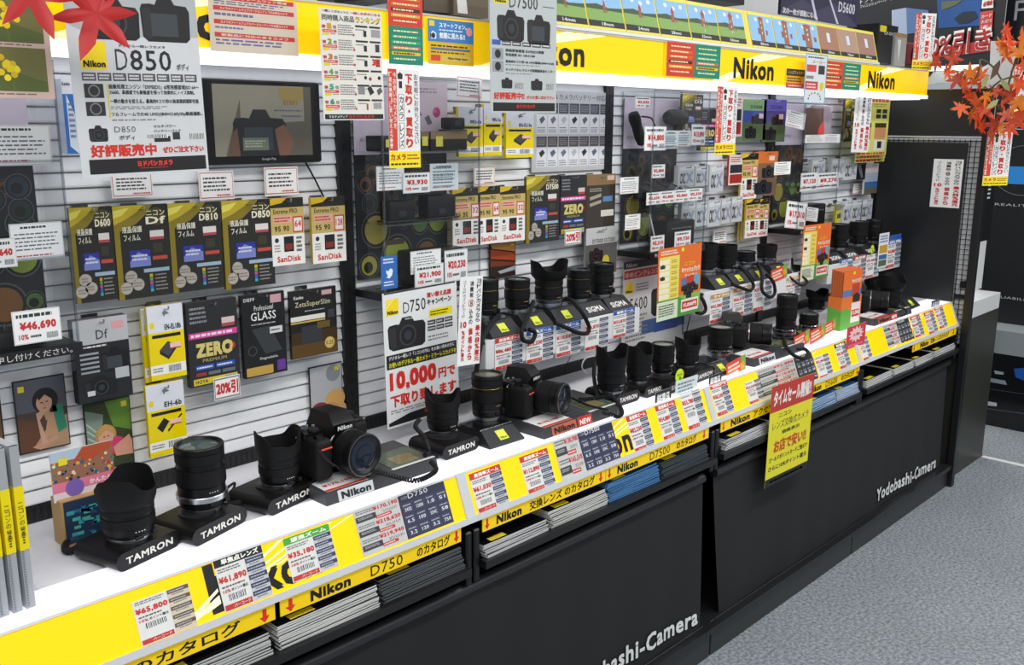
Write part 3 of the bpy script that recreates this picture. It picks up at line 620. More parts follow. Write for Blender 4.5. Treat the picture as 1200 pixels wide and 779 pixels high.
def d_zero(p):
    p.r(0, 0, 1, 1, '2c2b2e', 1.2).ln(.06, .05, .42, .26, 4, '8a8a90'); p.r(.68, .22, .94, .33, 'd8c4c0', 2).r(.68, .29, .94, .33, 'b04a4c', 2.4); p.r(.02, .36, .98, .43, 'd8489a', 2).ln(.06, .375, .94, .415, 1, 'f8dcec', 3, .8)
    p.t('ZERO', .14, .49, .88, .66, 'd8c878', 3, .06).t('PREMIUM', .26, .68, .74, .72, 'a89c68'); p.c(.86, .57, .045, 'c03a34', 3.4)
    p.r(.12, .75, .48, .81, '2c58b0', 2).r(.52, .75, .9, .81, '2c58b0', 2).r(.12, .84, .32, .88, 'a03434', 2).r(.36, .84, .6, .88, '6a7078', 2).r(.64, .84, .9, .88, '6a7078', 2); p.ln(.14, .76, .46, .80, 1, 'dfe6f4', 3).ln(.54, .76, .88, .80, 1, 'dfe6f4', 3); p.r(.06, .91, .94, .985, 'd8c83a', 2).t('HOYA', .1, .925, .34, .97, '3a3414').bar(.7, .92, .92, .975)
def d_glass(p):
    p.t('DEFF', .05, .04, .3, .08, 'd8d8d8').r(.66, .03, .92, .13, 'c89aa0', 2).t('Professional', .28, .14, .72, .20, 'e8e8e4', 3, 0).t('GLASS', .20, .22, .78, .32, 'e8e8e4', 3, .01); p.ln(.2, .35, .78, .38, 1, 'aaaaaa')
    p.pg([(.2, .42), (.62, .40), (.9, .72), (.5, .74)], '3a3c3e', 2); p.r(.62, .42, .92, .50, 'd8d8d8', 2.5); p.ln(.64, .44, .9, .48, 1, '444444', 3); p.c(.2, .68, .06, '4c4c4c', 2).c(.2, .68, .05, '1c1c1c', 2.4); p.t('Degradable', .36, .77, .78, .81, 'c8c8c8'); p.r(.04, .88, .66, .985, 'c8a04a', 2).r(.76, .84, .96, .97, '6a3a9a', 2)
def d_zeta(p):
    p.t('Kenko', .08, .08, .28, .13, 'd8d8d8', 3, .03).t('ZetaSuperSlim', .1, .17, .86, .27, 'c8c0a0', 3, .01); p.r(.68, .04, .9, .11, 'c8a0a4', 2); p.ln(.3, .30, .8, .33, 1, 'aaaaaa'); p.r(.0, .38, .74, .45, 'e2e0d8', 2).r(.0, .46, .74, .485, 'c8a850', 2).r(.8, .34, .95, .46, '3a3c40', 2)
    p.r(0, .62, 1, 1, '3e2c10', 1.6).r(0, .8, 1, 1, '5c4218', 1.8); p.r(.22, .54, .66, .80, '34363a', 2.2).r(.56, .50, .84, .60, '6a5220', 2.5).c(.82, .84, .09, 'c0a040', 3).c(.82, .84, .08, 'd8c070', 3.2).t('0.25', .74, .81, .9, .87, '7a5c18', 3.6)
def d_dfbox(p):
    p.r(0, 0, 1, .30, 'b9babd', 1.2).r(0, .30, 1, 1, '252629', 1.2).t('Df', .4, .14, .62, .25, '4a4a50', 3, .01).r(.7, .06, .92, .15, 'd8a0a4', 2).ln(.1, .31, .7, .35, 1, 'd8d8d8', 3)
    p.dslr(.46, .36, .98, .66, '1a1a1c', True).dslr(.10, .68, .72, .94, '1c1c1e'); p.r(.7, .63, .96, .76, 'b8bcbe', 2.4)
    for k in range(5): p.r(.08, .40+k*.055, .42, .425+k*.055, '9aa0a4', 2)
    p.r(.16, .86, .3, .92, 'd0d0d0', 3)
def d_woman(p):
    p.r(.02, .015, .98, .985, '4a3a34', 1.2).r(.02, .015, .98, .45, '585a64', 1.4).pg([(.02, .5), (.4, .6), (.5, .985), (.02, .985)], '5c3c28', 1.7)
    p.pg([(.42, .98), (.3, .92), (.62, .66), (.98, .56), (.98, .985)], 'a88a6c', 2).pg([(.70, .42), (.9, .40), (.96, .75), (.78, .80)], '2c8468', 2.6).pg([(.62, .50), (.74, .44), (.8, .80), (.5, .84)], 'b8906c', 2.3)
    p.c(.58, .32, .175, '17131a', 2.5, 24, .95).pg([(.40, .30), (.76, .28), (.80, .50), (.66, .50), (.46, .44)], '17131a', 2.6)
    p.c(.555, .355, .125, 'c89a80', 3, 24, .82).pg([(.52, .46), (.64, .44), (.68, .56), (.56, .60)], 'b88a70', 2.9); p.pg([(.40, .20), (.56, .18), (.74, .25), (.72, .32), (.58, .24), (.46, .31)], '17131a', 3.4)
    p.r(.485, .335, .535, .35, '2a1c1c', 3.5).r(.585, .33, .635, .345, '2a1c1c', 3.5).r(.525, .415, .585, .43, 'a04848', 3.5).pg([(.545, .35), (.56, .35), (.57, .39), (.545, .39)], 'b0846c', 3.4)
    p.pg([(.38, .48), (.52, .44), (.54, .50), (.44, .58), (.56, .90), (.44, .92)], 'c49a80', 3.2).pg([(.25, .93), (.74, .82), (.78, .88), (.4, .985)], 'c09074', 3); p.r(.08, .08, .2, .16, 'e8d028', 3)
def d_girl(p):
    p.r(.02, .015, .98, .985, '33421f', 1.2).pg([(.45, .02), (.98, .02), (.98, .5), (.6, .4)], '5f8a30', 1.4).pg([(.02, .1), (.4, .2), (.3, .7), (.02, .75)], '7a8f80', 1.5)
    for k in range(5): p.pg([(.02, .3+k*.1), (.05, .29+k*.1), (.5, .62+k*.05), (.48, .64+k*.05)], 'b4bcb4', 1.8)
    p.pg([(.2, .66), (.5, .60), (.62, .80), (.3, .86)], '28304c', 2.2).c(.42, .50, .15, 'b89050', 2.5, 20, 1.0).c(.42, .53, .115, 'd8a088', 3, 20, .95); p.pg([(.26, .42), (.42, .34), (.58, .42), (.6, .5), (.42, .43), (.27, .52)], 'c49c58', 3.3)
    p.r(.36, .52, .4, .535, '3a2420', 3.5).r(.45, .515, .49, .53, '3a2420', 3.5).r(.39, .585, .45, .6, 'a84848', 3.5)
    p.c(.62, .68, .13, 'd03a70', 2.7, 20, 1.1).pg([(.56, .70), (.92, .56), (.98, .66), (.98, .86), (.6, .84)], 'd89c84', 3.1); p.r(.8, .06, .92, .14, 'd8cc38', 3)
def d_fruit(p):
    p.r(.02, .015, .98, .985, 'b8babd', 1.2).c(.72, .14, .12, '8a8f94', 1.5).c(.28, .66, .135, 'c47880', 2, 24, 1.1).c(.28, .62, .10, '8a2c38', 2.4, 24, 1.4); p.c(.76, .52, .14, 'd8a860', 2, 20, 1.2).c(.62, .66, .11, 'c89858', 2.3, 20, 1.2).c(.9, .70, .12, 'd0a468', 2.2); p.r(.76, .05, .9, .11, 'd8cc38', 3)
def d_sunset(p):
    p.r(.02, .01, .98, .99, '2a1a12', 1.2).pg([(.02, .02), (.98, .02), (.98, .3), (.1, .14)], 'd89048', 1.5).pg([(.02, .16), (.98, .34), (.98, .56), (.02, .42)], 'b84a20', 1.7).pg([(.02, .48), (.98, .62), (.98, .7), (.02, .66)], '7a3414', 1.9).pg([(.3, .82), (.98, .72), (.98, .84), (.4, .9)], 'a8b4b8', 2); p.r(.8, .06, .92, .12, 'e0d038', 3)
def d_D850(p):
    p.r(0, 0, 1, 1, 'd4d6d8', 1).pg([(0, 0), (1, 0), (1, .28), (.2, .30), (0, .24)], 'b4b8ba', 1.2)
    p.t('超高速連続撮影', .36, .015, .80, .075, 'cc2c24', 3, .04).t('を実現。', .81, .02, .99, .075, '222222', 3, .03); p.ln(.03, .0, .6, .02, 1, '444444')
    p.dslr(.14, .10, .54, .31, '1a1a1c'); p.dslr(.55, .07, .94, .31, '1c1c1e', True)
    p.logo(.075, .32, .265, .46); p.t('D', .33, .355, .42, .46, '3a3a3e', 3, -.005).t('850', .44, .355, .76, .46, '222226', 3, .01); p.t('デジタル一眼レフカメラ', .36, .33, .72, .345, '555555').t('ボディ', .80, .42, .90, .455, '333333')
    for k in range(8): p.r(.075+k*.112, .475, .175+k*.112, .515, '55565a', 2).ln(.085+k*.112, .48, .165+k*.112, .51, 2, 'e0e0e0', 2.6, .6)
    for k in range(2): p.r(.08, .53+k*.09, .22, .60+k*.09, '2e2e30', 2).c(.15, .565+k*.09, .03, '8a8a8c', 2.5).c(.15, .565+k*.09, .024, '2e2e30', 2.8)
    p.r(.245, .53, .255, .70, 'e8d400', 2)
    p.t('画像処理エンジン「EXPEED5」&常用感度域ISO 64〜', .26, .53, .97, .555, '333333').t('25600、高感度でも解像度を保って効果的にノイズ抑制。', .26, .56, .93, .582, '333333').t('一瞬の動きを捉える。最高約9コマ/秒の高速連続撮影性能', .26, .605, .96, .628, '333333').t('フルフレームでの4K UHD(3840×2160)/30p動画撮影。', .26, .672, .98, .697, '333333'); p.ln(.26, .64, .7, .66, 2, '888888').ln(.26, .705, .6, .72, 1, '888888')
    p.dslr(.08, .735, .22, .82, '202022').t('D850', .27, .745, .43, .775, '444448', 3, -.004).t('ボディ', .30, .79, .42, .815, '333333'); p.t('マルチパワー', .57, .74, .75, .755, '333333').t('バッテリーパック', .57, .765, .79, .78, '333333'); p.bar(.52, .79, .68, .81).r(.57, .80, .70, .83, '222222', 2).r(.72, .78, .78, .82, '333333', 2).bar(.86, .79, .99, .82)
    p.t('好評販売中', .08, .835, .58, .90, 'd83020', 3, .05).t('ぜひご注文下さい', .63, .855, .97, .89, 'd83020', 3, .03); p.r(.06, .91, .98, .985, '1c1b1c', 2).t('ヨドバシカメラ', .42, .925, .70, .955, 'ff4030', 3, .03).r(.44, .962, .66, .966, 'a8302a', 3)
def d_D7500(p):
    p.r(0, 0, 1, 1, 'c0c6c6', 1).logo(.06, .02, .24, .13).t('D', .28, .05, .37, .15, '3a3a3e', 3, -.005).t('7500', .39, .05, .70, .15, '26262a', 3, .005); p.ln(.78, .11, .97, .125, 1, '445566').t('デジタルカメラ', .4, .015, .72, .03, '555555')
    p.dslr(.10, .165, .50, .42, '19191b').dslr(.54, .18, .90, .43, '1c1c1e', True)
    p.r(.03, .415, .15, .455, '3c5ca8', 2)
    for k in range(5): p.r(.17+k*.15, .42, .30+k*.15, .455, '4a4c50', 2).ln(.18+k*.15, .425, .29+k*.15, .45, 1, 'e0e0e0', 2.6)
    for k in range(2): p.r(.03, .48+k*.10, .19, .57+k*.10, '9a9ea0', 2).c(.11, .525+k*.1, .035, '222224', 2.5)
    p.t('高画質高感度 EXPEED5搭載', .22, .48, .8, .505, '333333').t('常用感度 ISO 100-51200', .22, .515, .66, .54, '333333').t('最高約8コマ/秒 4K UHD動画(3840×2160)', .22, .57, .96, .595, '333333').t('タッチパネル チルト式高精細液晶モニター', .22, .635, .97, .66, '333333'); p.ln(.22, .60, .8, .615, 1, '888888').ln(.22, .67, .7, .685, 1, '888888')
    p.dslr(.16, .71, .32, .80, '202022').bar(.36, .75, .48, .80).dslr(.60, .71, .78, .81, '202022').bar(.84, .75, .96, .80)
    p.t('好評販売中!!', .05, .83, .50, .89, 'd83020', 3, .05).t('ぜひお買い求め下さい', .53, .855, .97, .885, 'd83020', 3, .02); p.r(.04, .915, .98, .985, '1c1b1c', 2).t('ヨドバシカメラ', .38, .93, .66, .96, 'e03428', 3, .03)
def d_D750(p):
    p.r(0, 0, 1, 1, 'e8eaea', 1).r(.02, .0, .98, .012, '26262a', 1.4).logo(.04, .05, .20, .17).t('D', .26, .09, .34, .17, '3a3a3e', 3, -.005).t('750', .35, .08, .56, .17, '26262a', 3, .005).t('買い替え応援', .58, .05, .92, .09, 'cc2c24', 3, .03).t('キャンペーン', .58, .10, .92, .145, '222222', 3, .03)
    p.dslr(.05, .19, .55, .43, '19191b').t('Nikon', .28, .205, .38, .218, 'e8e8e8', 3.6); p.r(.6, .18, .93, .24, 'f4e400', 2).ln(.62, .19, .9, .23, 2, 'b8a820')
    for r in range(2):
        for c in range(3): p.r(.58+c*.12, .26+r*.045, .69+c*.12, .295+r*.045, '3a3c40', 2).ln(.59+c*.12, .265+r*.045, .68+c*.12, .29+r*.045, 1, 'd0d0d0', 2.6)
    p.ln(.58, .37, .93, .42, 2, '888888')
    p.r(.02, .455, .98, .56, '1a1a1c', 2).t('デジタル一眼レフ「ニコンD750」をお買い求めの方に', .05, .465, .95, .495, 'e8e8e8').t('お使いのデジタル一眼カメラ・ミラーレスカメラを', .05, .51, .97, .55, 'f0e418', 3, .02)
    p.t('10,000', .05, .585, .68, .74, 'd8291e', 3, .05).t('円で', .71, .64, .95, .72, 'd8291e', 3, .04).t('下取り致します', .05, .755, .96, .85, 'd8291e', 3, .04); p.ln(.05, .865, .85, .90, 2, '888888'); p.pg([(.02, .96), (.3, .92), (.98, .90), (.98, .985), (.02, .985)], '1a1a1c', 2).t('ヨドバシカメラ', .5, .915, .9, .95, 'd83020', 3.5, .03)
def d_rank(p):
    p.r(0, 0, 1, 1, 'e9e6dc', 1).t('一眼レンズセットと', .04, .01, .46, .035, '333333').t('一緒にお求めになる', .48, .01, .98, .035, 'd0402a', 3, .02).t('同時購入商品', .03, .05, .55, .11, 'f4f0e0', 2.5, .07).t('同時購入商品', .035, .053, .545, .107, '333333', 3, .02).t('ランキング', .57, .05, .98, .11, '3a3420', 2.5, .07).t('ランキング', .575, .055, .975, .105, 'e8c820', 3, .03)
    for k in range(6):
        v = .13+k*.135; p.t('第', .03, v+.015, .09, v+.045, 'c04030').t(str(k+1), .11, v, .18, v+.05, ('d8a020', '8a9a30', 'c87820', '70a030', '38a090', '309878')[k], 3, .05).t('位', .20, v+.015, .26, v+.045, '555555'); p.r(.04, v+.055, .26, v+.08, 'd84838', 2).ln(.06, v+.06, .24, v+.075, 1, 'f0d8c8', 2.5); p.r(.04, v+.083, .14, v+.105, 'e8d020', 2); p.ln(.16, v+.085, .26, v+.1, 1, 'd04030')
        p.ln(.28, v, .54, v+.1, 5, '777777'); p.r(.56, v, .76, v+.018, '333333', 2).r(.79, v, .97, v+.018, '333333', 2).ln(.56, v+.03, .72, v+.05, 1, '888888'); p.c(.53, v+.09, .012, 'd04838', 2.5)
        if k in (0, 1, 2): p.r(.69, v+.045, .74, v+.10, '26262a', 2.5).r(.88 if k else .82, v+.03, .95 if k else .97, v+.1, '3a3a3c' if k else 'a0a0a0', 2.5)
        elif k == 3: p.c(.70, v+.07, .017, '222222', 2.5).c(.78, v+.08, .017, 'b02c2c', 2.5).c(.93, v+.07, .018, '26262a', 2.5)
        elif k == 4: p.r(.57, v+.02, .68, v+.09, '8a8a8c', 2.5).pg([(.72, v+.03), (.78, v+.01), (.84, v+.07), (.77, v+.10)], '2c2c30', 2.5).pg([(.88, v+.05), (.95, v+.02), (.98, v+.06), (.91, v+.10)], '5a5c64', 2.5)
        else: p.r(.70, v+.04, .73, v+.1, 'c04038', 2.5).bar(.82, v+.03, .96, v+.09)
        if k == 2: p.t('30', .82, v+.03, .95, v+.09, 'd83020', 3, .05)
    p.r(.02, .945, .98, .99, '1e1e20', 2).t('マルチメディア', .08, .955, .38, .98, 'e8e8e8').t('ヨドバシカメラ', .40, .952, .82, .983, 'd83428', 3, .03)
def d_redsheet(p):
    p.r(0, 0, 1, 1, 'd9cab8', 1)
    for v, tx in ((.0, 'カメラのファームウェア情報'), (.19, 'カメラのファームウェアバージョンアップが必要なカメラ'), (.43, 'カメラのファームウェアのバージョンアップが必要なカメラ'), (.66, '新製品に対応のあるカメラ')): p.r(.05, v, .96, v+.08, 'cc3a34', 2).t(tx, .12, v+.015, .88, v+.065, 'f0dcd0', 3)
    p.ln(.06, .09, .9, .17, 2, '6a6a8a').ln(.06, .29, .5, .38, 1, '6a6a9a').ln(.06, .54, .4, .6, 1, '6a6a9a').ln(.06, .76, .96, .88, 2, '6a6a9a')
def d_redgreen(p, part=0, side=False):
    def blk(u0, v0, u1, v1, bgc, cols):
        p.r(u0, v0, u1, v1, bgc, 1.3); n = len(cols)
        for k, c in enumerate(cols):
            a = v0+(v1-v0)*(.08+k*.88/n); b_ = a+(v1-v0)*.5/n; p.r(u0+(u1-u0)*.08, a, u1-(u1-u0)*.08, b_, c, 2).ln(u0+(u1-u0)*.14, a+(b_-a)*.2, u1-(u1-u0)*.14, b_-(b_-a)*.2, 1, 'f6ecb0' if c not in ('e8c030', 'f0c020') else '5a4420', 3, .8)
    R = ['c83c30', 'e86020', 'e86020', '3a2a28', 'f0a020', 'd03a2c']; Gn = ['1c9070', '2c9c78', '34a888', 'd86858', 'e8c030', '1c9080']
    if side: blk(0, 0, .5, 1, 'd8402c', R); blk(.5, 0, 1, 1, '108a6c', Gn)
    else: blk(0, 0, 1, .5, 'd8402c', R); blk(0, .5, 1, 1, '108a6c', Gn)
def d_smart(p):
    p.r(0, 0, 1, .5, '3f86c8', 1.3).r(0, .5, 1, 1, 'e8b818', 1.3).t('スマートフォン。', .24, .07, .84, .18, 'f4f6fa', 3, .03).t('気軽に見れる!!', .24, .28, .80, .42, 'f4f6fa', 3, .03).c(.9, .22, .10, 'f0a0a8', 2.5).ln(.24, .2, .8, .26, 1, 'dce8f4'); p.r(.03, .04, .14, .16, 'e8d840', 2).dslr(.04, .26, .18, .44, 'd8e4f0')
    p.ln(.06, .55, .9, .62, 1, '4a4420').r(.06, .63, .92, .68, '4a78a8', 2).ln(.06, .7, .8, .76, 1, '4a4420'); p.r(.06, .79, .26, .92, 'd8483c', 2).r(.29, .79, .92, .92, 'dcc060', 2).t('Nikon Image Space', .42, .82, .86, .89, '4a3a14')
def d_chart(p):
    p.r(.0, .0, 1, 1, 'c4c6c8', 1).t('デジタルカメラバッテリー対応表', .08, .035, .96, .11, '2a2a2e', 3, .01)
    for r in range(2):
        for c in range(7):
            u0 = .05+c*.132; v0 = .15+r*.41
            p.r(u0, v0, u0+.122, v0+.13, ('4c4e58', '554c4a')[r], 2).ln(u0+.01, v0+.02, u0+.11, v0+.11, 4, '9698a4', 2.5, .4); p.r(u0, v0+.14, u0+.122, v0+.38, 'dfe0e4', 2)
            a = (r*7+c) % 4; cc = ('5a6070', '6c7080', 'b4b6b8', '2a2a2c')[a]; p.pg([(u0+.03, v0+.20), (u0+.075, v0+.16), (u0+.1, v0+.20), (u0+.055, v0+.26)], cc, 3)
            p.ln(u0+.01, v0+.29, u0+.11, v0+.37, 3, '6a6c74', 2.5, .4)
def d_flowers(p):
    p.r(0, 0, 1, 1, 'd0b4a8', 1)
    for v in (.0, .49):
        p.r(.0, v, .92, v+.44, '6e6c3a', 2).pg([(0, v+.3), (.5, v+.25), (.92, v+.34), (.92, v+.44), (0, v+.44)], '55602c', 2.3)
        rr = random.Random(int(v*10)+3)
        for k in range(16): a = rr.random()*6.28; q = rr.random()*.14; p.c(.45+q*cos(a)*1.2, v+.2+q*sin(a), .035, ('e8cc10', 'f4dc20', 'd8b408')[k % 3], 2.7+k*.05, 10)
        p.pg([(.44, v+.3), (.47, v+.3), (.50, v+.44), (.46, v+.44)], '5a6a28', 2.5)
    p.ln(.02, .45, .9, .475, 1, '7a6a64').ln(.02, .945, .9, .97, 1, '7a6a64')
def d_orange(p):
    p.r(0, 0, 1, 1, 'e8702a', 1).r(.0, .70, 1, 1, '8ab850', 1.2).pg([(0, .66), (.5, .72), (1, .92), (1, 1), (0, 1)], '4c9a3c', 1.4)
    p.r(.03, .12, .48, .72, 'f0dc60', 2).ln(.06, .03, .45, .1, 2, 'f4e0c8', 2.4, .6)
    for k in range(7): p.r(.03, .16+k*.08, .26, .225+k*.08, 'f4eed0', 2.4); p.ln(.30, .17+k*.08, .45, .22+k*.08, 2, '8a7420', 2.6, .4)
    for k in range(2): p.dslr(.05, .22+k*.16, .16, .28+k*.16, '3a3a3a', False, 2.8)
    p.r(.0, .74, .47, 1, 'dce8cc', 2); p.ln(.04, .78, .42, .95, 5, '8a9a84')
    p.r(.52, .03, .58, .08, 'f4e020', 2.5); p.t('ニコン', .6, .24, .85, .29, 'f4e020', 3, .02).t('キャッシュバック', .54, .31, .97, .39, 'fbf6e8', 3, .04).t('キャンペーン', .62, .41, .92, .45, 'fbf6e8', 3, .02)
    p.r(.54, .46, .66, .60, '5878a8', 2.5).r(.66, .44, .84, .60, 'c8401c', 2.4).r(.84, .44, .96, .58, '58a8c8', 2.5)
    for a, b_ in ((.6, .60), (.7, .58), (.8, .57), (.66, .66), (.76, .65), (.88, .62), (.72, .71)): p.dslr(a-.06, b_-.04, a+.07, b_+.05, '241c1c', False, 2.8)
    p.r(.55, .77, .96, .95, 'f0e8e0', 2.6).r(.57, .80, .94, .91, 'c8302a', 2.9).t('15,000円', .60, .825, .91, .89, 'fbf3ee', 3.3, .04)
def d_lensboard(p, seed=3, big=True):     # printed board: pale top, rows of lenses, huge coated glass at the foot
    p.r(0, 0, 1, .34, 'd8ccda', 1.2).r(0, .34, 1, 1, '232327', 1.2).t('At the heart of the image', .06, .25, .5, .28, '6a6270', 3, -.002); rr = random.Random(seed); a = p.h/p.w
    def put(u, v, R, tint, l):
        R = min(R, u/a*.98, (1-u)/a*.98, (1-v)*.98); p.c(u, v, R, '5c5c60', l); p.c(u, v, R*.92, '17171a', l+.2); p.c(u, v, R*.78, tint, l+.4); p.c(u-R*a*.1, v+R*.12, R*.45, '1a1c10' if R < .07 else tint, l+.5)
    for k in range(26): put(.06+rr.random()*.88, .38+rr.random()*.27, .03+rr.random()*.03, ('5a4a2c', '2c3430', '6a5430', '2c3c48', '70482c')[k % 5], 1.5+k*.06)
    for k, (u, v, R, c) in enumerate(((.2, .74, .10, 'a89a48'), (.5, .70, .05, '3c6a34'), (.68, .72, .07, '6a8a48'), (.88, .72, .08, '88a034'), (.42, .88, .11, 'a8b43c'), (.12, .93, .08, '9a9440'), (.75, .90, .09, '8a5c30'), (.93, .90, .07, '5c7a3c'))): put(u, v, R, c, 3.2+k*.12)
    p.r(.3, .80, .5, .83, '5a4a38', 4.6)
def d_eight(p):
    p.r(0, 0, 1, 1, 'dcdcda', 1).r(.0, .0, 1, .08, '2a2a2c', 1.4).t('Nikon', .04, .015, .2, .065, 'c8c8c8', 3, .03).r(.01, .10, 1, .20, 'b83a34', 1.6).t('ゆめピンクレンズでスマホ自由', .03, .115, .95, .185, 'e8c8c0', 3, .02); p.logo(.03, .24, .15, .37)
    p.t('D', .03, .43, .09, .58, '3a3a3e', 3, -.005).t('5600', .105, .43, .38, .58, '26262a', 3, .005).dslr(.44, .28, .9, .70, '222224').ln(.2, .26, .4, .36, 3, '777777').ln(.05, .62, .4, .95, 7, '8a8a8a'); p.r(.5, .76, .9, .9, '3a5a9a', 2)

# ======================= things on the slatted wall =======================
def hook(x, z, y0=-.005, y1=-.07, what=''):
    g = G().tube([(x, y0, z), (x, (y0+y1)/2, z), (x, y1, z), (x, y1-.004, z+.006)], .0016, 'b8babc', 'metal', 6)
    g.box((x-.016, y1-.006, z+.003), (x+.016, y1-.005, z+.012), 'c9ccce', 'film') if False else None
    g.box((x-.014, -.008, z-.004), (x+.014, -.004, z+.008), '8a8c8e', 'metal')
    o = obj('display_hook', g); q = what.split()
    for w_ in ('and', 'the', 'the', 'with', 'camera', 'in'):
        if len(q) > 13 and w_ in q: q.remove(w_)
    tag(o, ' '.join(['steel', 'hook', 'of']+q[:13]), 'hook')
def pack(fn, tl, br, name, label, cat='package', y=-.05, th=.008, bg='26272a', side=None, group=None, hk=True, args=(), rz=0, roll=0, kind='gloss', tilt=0):
    p = PS(tl, br, y, bg, th, side or bg, kind); fn(p, *args)
    o = p.done(name, label, cat, group, rz, tilt, roll)
    if hk: hook(p.loc.x, p.loc.z+p.h/2-.007, -.005, y-.012, label)
    return o
def sheet(fn, tl, br, name, label, cat='poster', y=-.012, bg='f2f2f0', args=(), rz=0, roll=0, tilt=0, group=None, th=.0006, kind='paper', side=None):
    p = PS(tl, br, y, bg, th, side, kind); fn(p, *args); return p.done(name, label, cat, group, rz, tilt, roll)

# nearest bay
for m, a, b_, n in (('D600', (80, 244), (139, 350), 'leftmost'), ('Df', (131, 242), (203, 344), 'second'), ('D810', (196, 239), (263, 336), 'third'), ('D850', (259, 236), (323, 332), 'fourth')):
    pack(d_film, a, b_, 'screen_protector_pack', 'gold and black screen protector pack, %s of four in the nearest row' % n, args=(m,), bg='2b2a28', side='6a5f20')
pack(d_sd, (316, 233), (358, 308), 'memory_card_pack', 'gold and white memory card pack beside the four protector packs', args=('64',), bg='d8c890', side='c8a838')
pack(d_sd, (364, 232), (406, 305), 'memory_card_pack', 'gold and white memory card pack under the tablet cable', args=('128',), bg='d8c890', side='c8a838')
pack(d_dfbox, (84, 377), (156, 462), 'accessory_box', 'grey and black boxed screen protector with camera drawings, over the two photographs', bg='2a2b2e', th=.02)
pack(d_batt, (164, 362), (212, 441), 'battery_pack_box', 'yellow and white battery package, half hidden behind another of its kind', bg='e8d000', y=-.035, th=.006, hk=False, args=('EN-EL18b',))
pack(d_batt, (171, 360), (219, 439), 'battery_pack_box', 'yellow and white battery package hanging in front of its twin', bg='e8d000', args=('EN-EL18b',))
pack(d_batt, (170, 453), (220, 526), 'adapter_box', 'yellow and white adapter package hanging lowest in the nearest bay', bg='e8d000', args=('EH-6b', 1))
pack(d_zero, (217, 356), (282, 443), 'screen_protector_pack', 'dark package with a pink band in the nearest bay', bg='2c2b2e', th=.014)
pack(d_glass, (282, 347), (337, 434), 'glass_filter_pack', 'plain black glass filter package with small purple corner', bg='1b1b1d', th=.01)
pack(d_zeta, (339, 342), (396, 411), 'filter_pack', 'black and bronze filter package with a round gold seal', bg='1d1b19', th=.008)
sheet(lambda p: p.r(.02, .04, .98, .96, '7a7a7c', 1).r(.05, .1, .95, .9, 'f8f4f2', 1.3).t('20%引', .08, .18, .92, .8, 'cc2c28', 3, .05), (250, 444), (282, 463), 'discount_tag', 'small red and white discount tag under the dark pink banded package', 'price tag', y=-.055)
sheet(d_woman, (14, 448), (83, 520), 'photo_print', 'photograph of a dark haired woman resting her chin on her hand', 'photograph', bg='121212', th=.003)
sheet(d_girl, (97, 474), (158, 541), 'photo_print', 'photograph of a blond child in a garden hammock', 'photograph', bg='121212', th=.003)
sheet(d_fruit, (362, 431), (403, 503), 'photo_print', 'photograph of a red bowl and fruit behind the nearest camera', 'photograph', bg='121212', th=.003)
sheet(lambda p: p.r(.02, .02, .9, .98, '6a4a28', 1.2), (-20, 465), (8, 535), 'photo_print', 'brown photograph cut by the left edge of the picture', 'photograph', bg='121212', th=.003)
for k, (a, b_, s_) in enumerate((((129, 203), (180, 230), 'under the biggest poster'), ((232, 201), (275, 233), 'under the left half of the tablet screen'), ((309, 196), (350, 228), 'under the right half of the tablet screen'))):
    sheet(d_note, a, b_, 'handwritten_note', 'handwritten note with red speech bubble, '+s_, 'note', y=-.02, bg='f6f4f3')
sheet(d_note, (535, 89), (565, 116), 'handwritten_note', 'small white handwritten note hanging below the header at the clear case', 'note', y=-.10, bg='f6f0ee', roll=.05)
sheet(d_note, (555, 195), (580, 217), 'handwritten_note', 'small white handwritten note above the memory cards right of the clear case', 'note', y=-.02, bg='f6f0ee')
p = PS((71, 92), (93, 180), -.05, '3a78c8', .03, 'c8d4e4', 'gloss'); p.r(0, 0, 1, .2, 'e8ecf2', 1.2).t('Kenko', .05, .04, .7, .09, '333333').pg([(.3, .2), (1, .5), (1, 1), (.3, .9)], 'e4ecf6', 1.5).ln(.4, .3, .9, .8, 7, '6a88b8'); p.done('filter_box', 'blue and white filter box behind the biggest poster', 'box')
# tablet screen
a = onY(235, 91, -.03); b_ = onY(378, 190, -.03)
t = thing('tablet_display', 'black framed tablet screen on the slatted wall showing a camera', 'tablet', ((a.x+b_.x)/2, -.03, (a.z+b_.z)/2))
W = b_.x-a.x; H = a.z-b_.z
obj('bezel', G().box((-W/2, 0, -H/2), (W/2, .018, H/2), '2a2b2d', 'plastic', .006, None, 3).box((-W/2+.003, -.001, -H/2+.003), (W/2-.003, .002, H/2-.003), '0d0d0f', 'gloss'), t)
p = P(W*.83, H*.84, '6a6658', .0004, None, 'gloss'); p.r(0, 0, 1, 1, '5e5b50', 1).pg([(0, 0), (.3, 0), (.1, 1), (0, 1)], '8a8676', 1.2).pg([(.26, 0), (.92, 0), (.92, .5), (.26, .55)], '8c8878', 1.4).r(.66, .02, .92, .2, '94824e', 1.7)
p.t('STEP1', .70, .20, .85, .27, '9c6a28', 3, .02).ln(.6, .33, .92, .37, 1, '4c5c84').ln(.68, .41, .9, .45, 1, '4c5c84').dslr(.18, .32, .72, 1.0, '2c2c30', True).pg([(.60, .62), (.70, .55), (.80, .8), (.74, 1), (.64, 1)], '7c5a48', 3).pg([(.16, .7), (.22, .6), (.24, 1), (.14, 1)], '6c5044', 3).r(.27, .74, .53, .92, '6c7464', 3.3).ln(.29, .77, .5, .88, 3, 'a8ac98', 3.6)
p.done('screen', None, None, parent=t, loc=(-.002, -.0015, .003))
g = G().text('Google Play', -.012, -H/2+.006, .02, -H/2+.012, -.0014, 'a8a8a8'); obj('bezel_mark', g, t, 0)
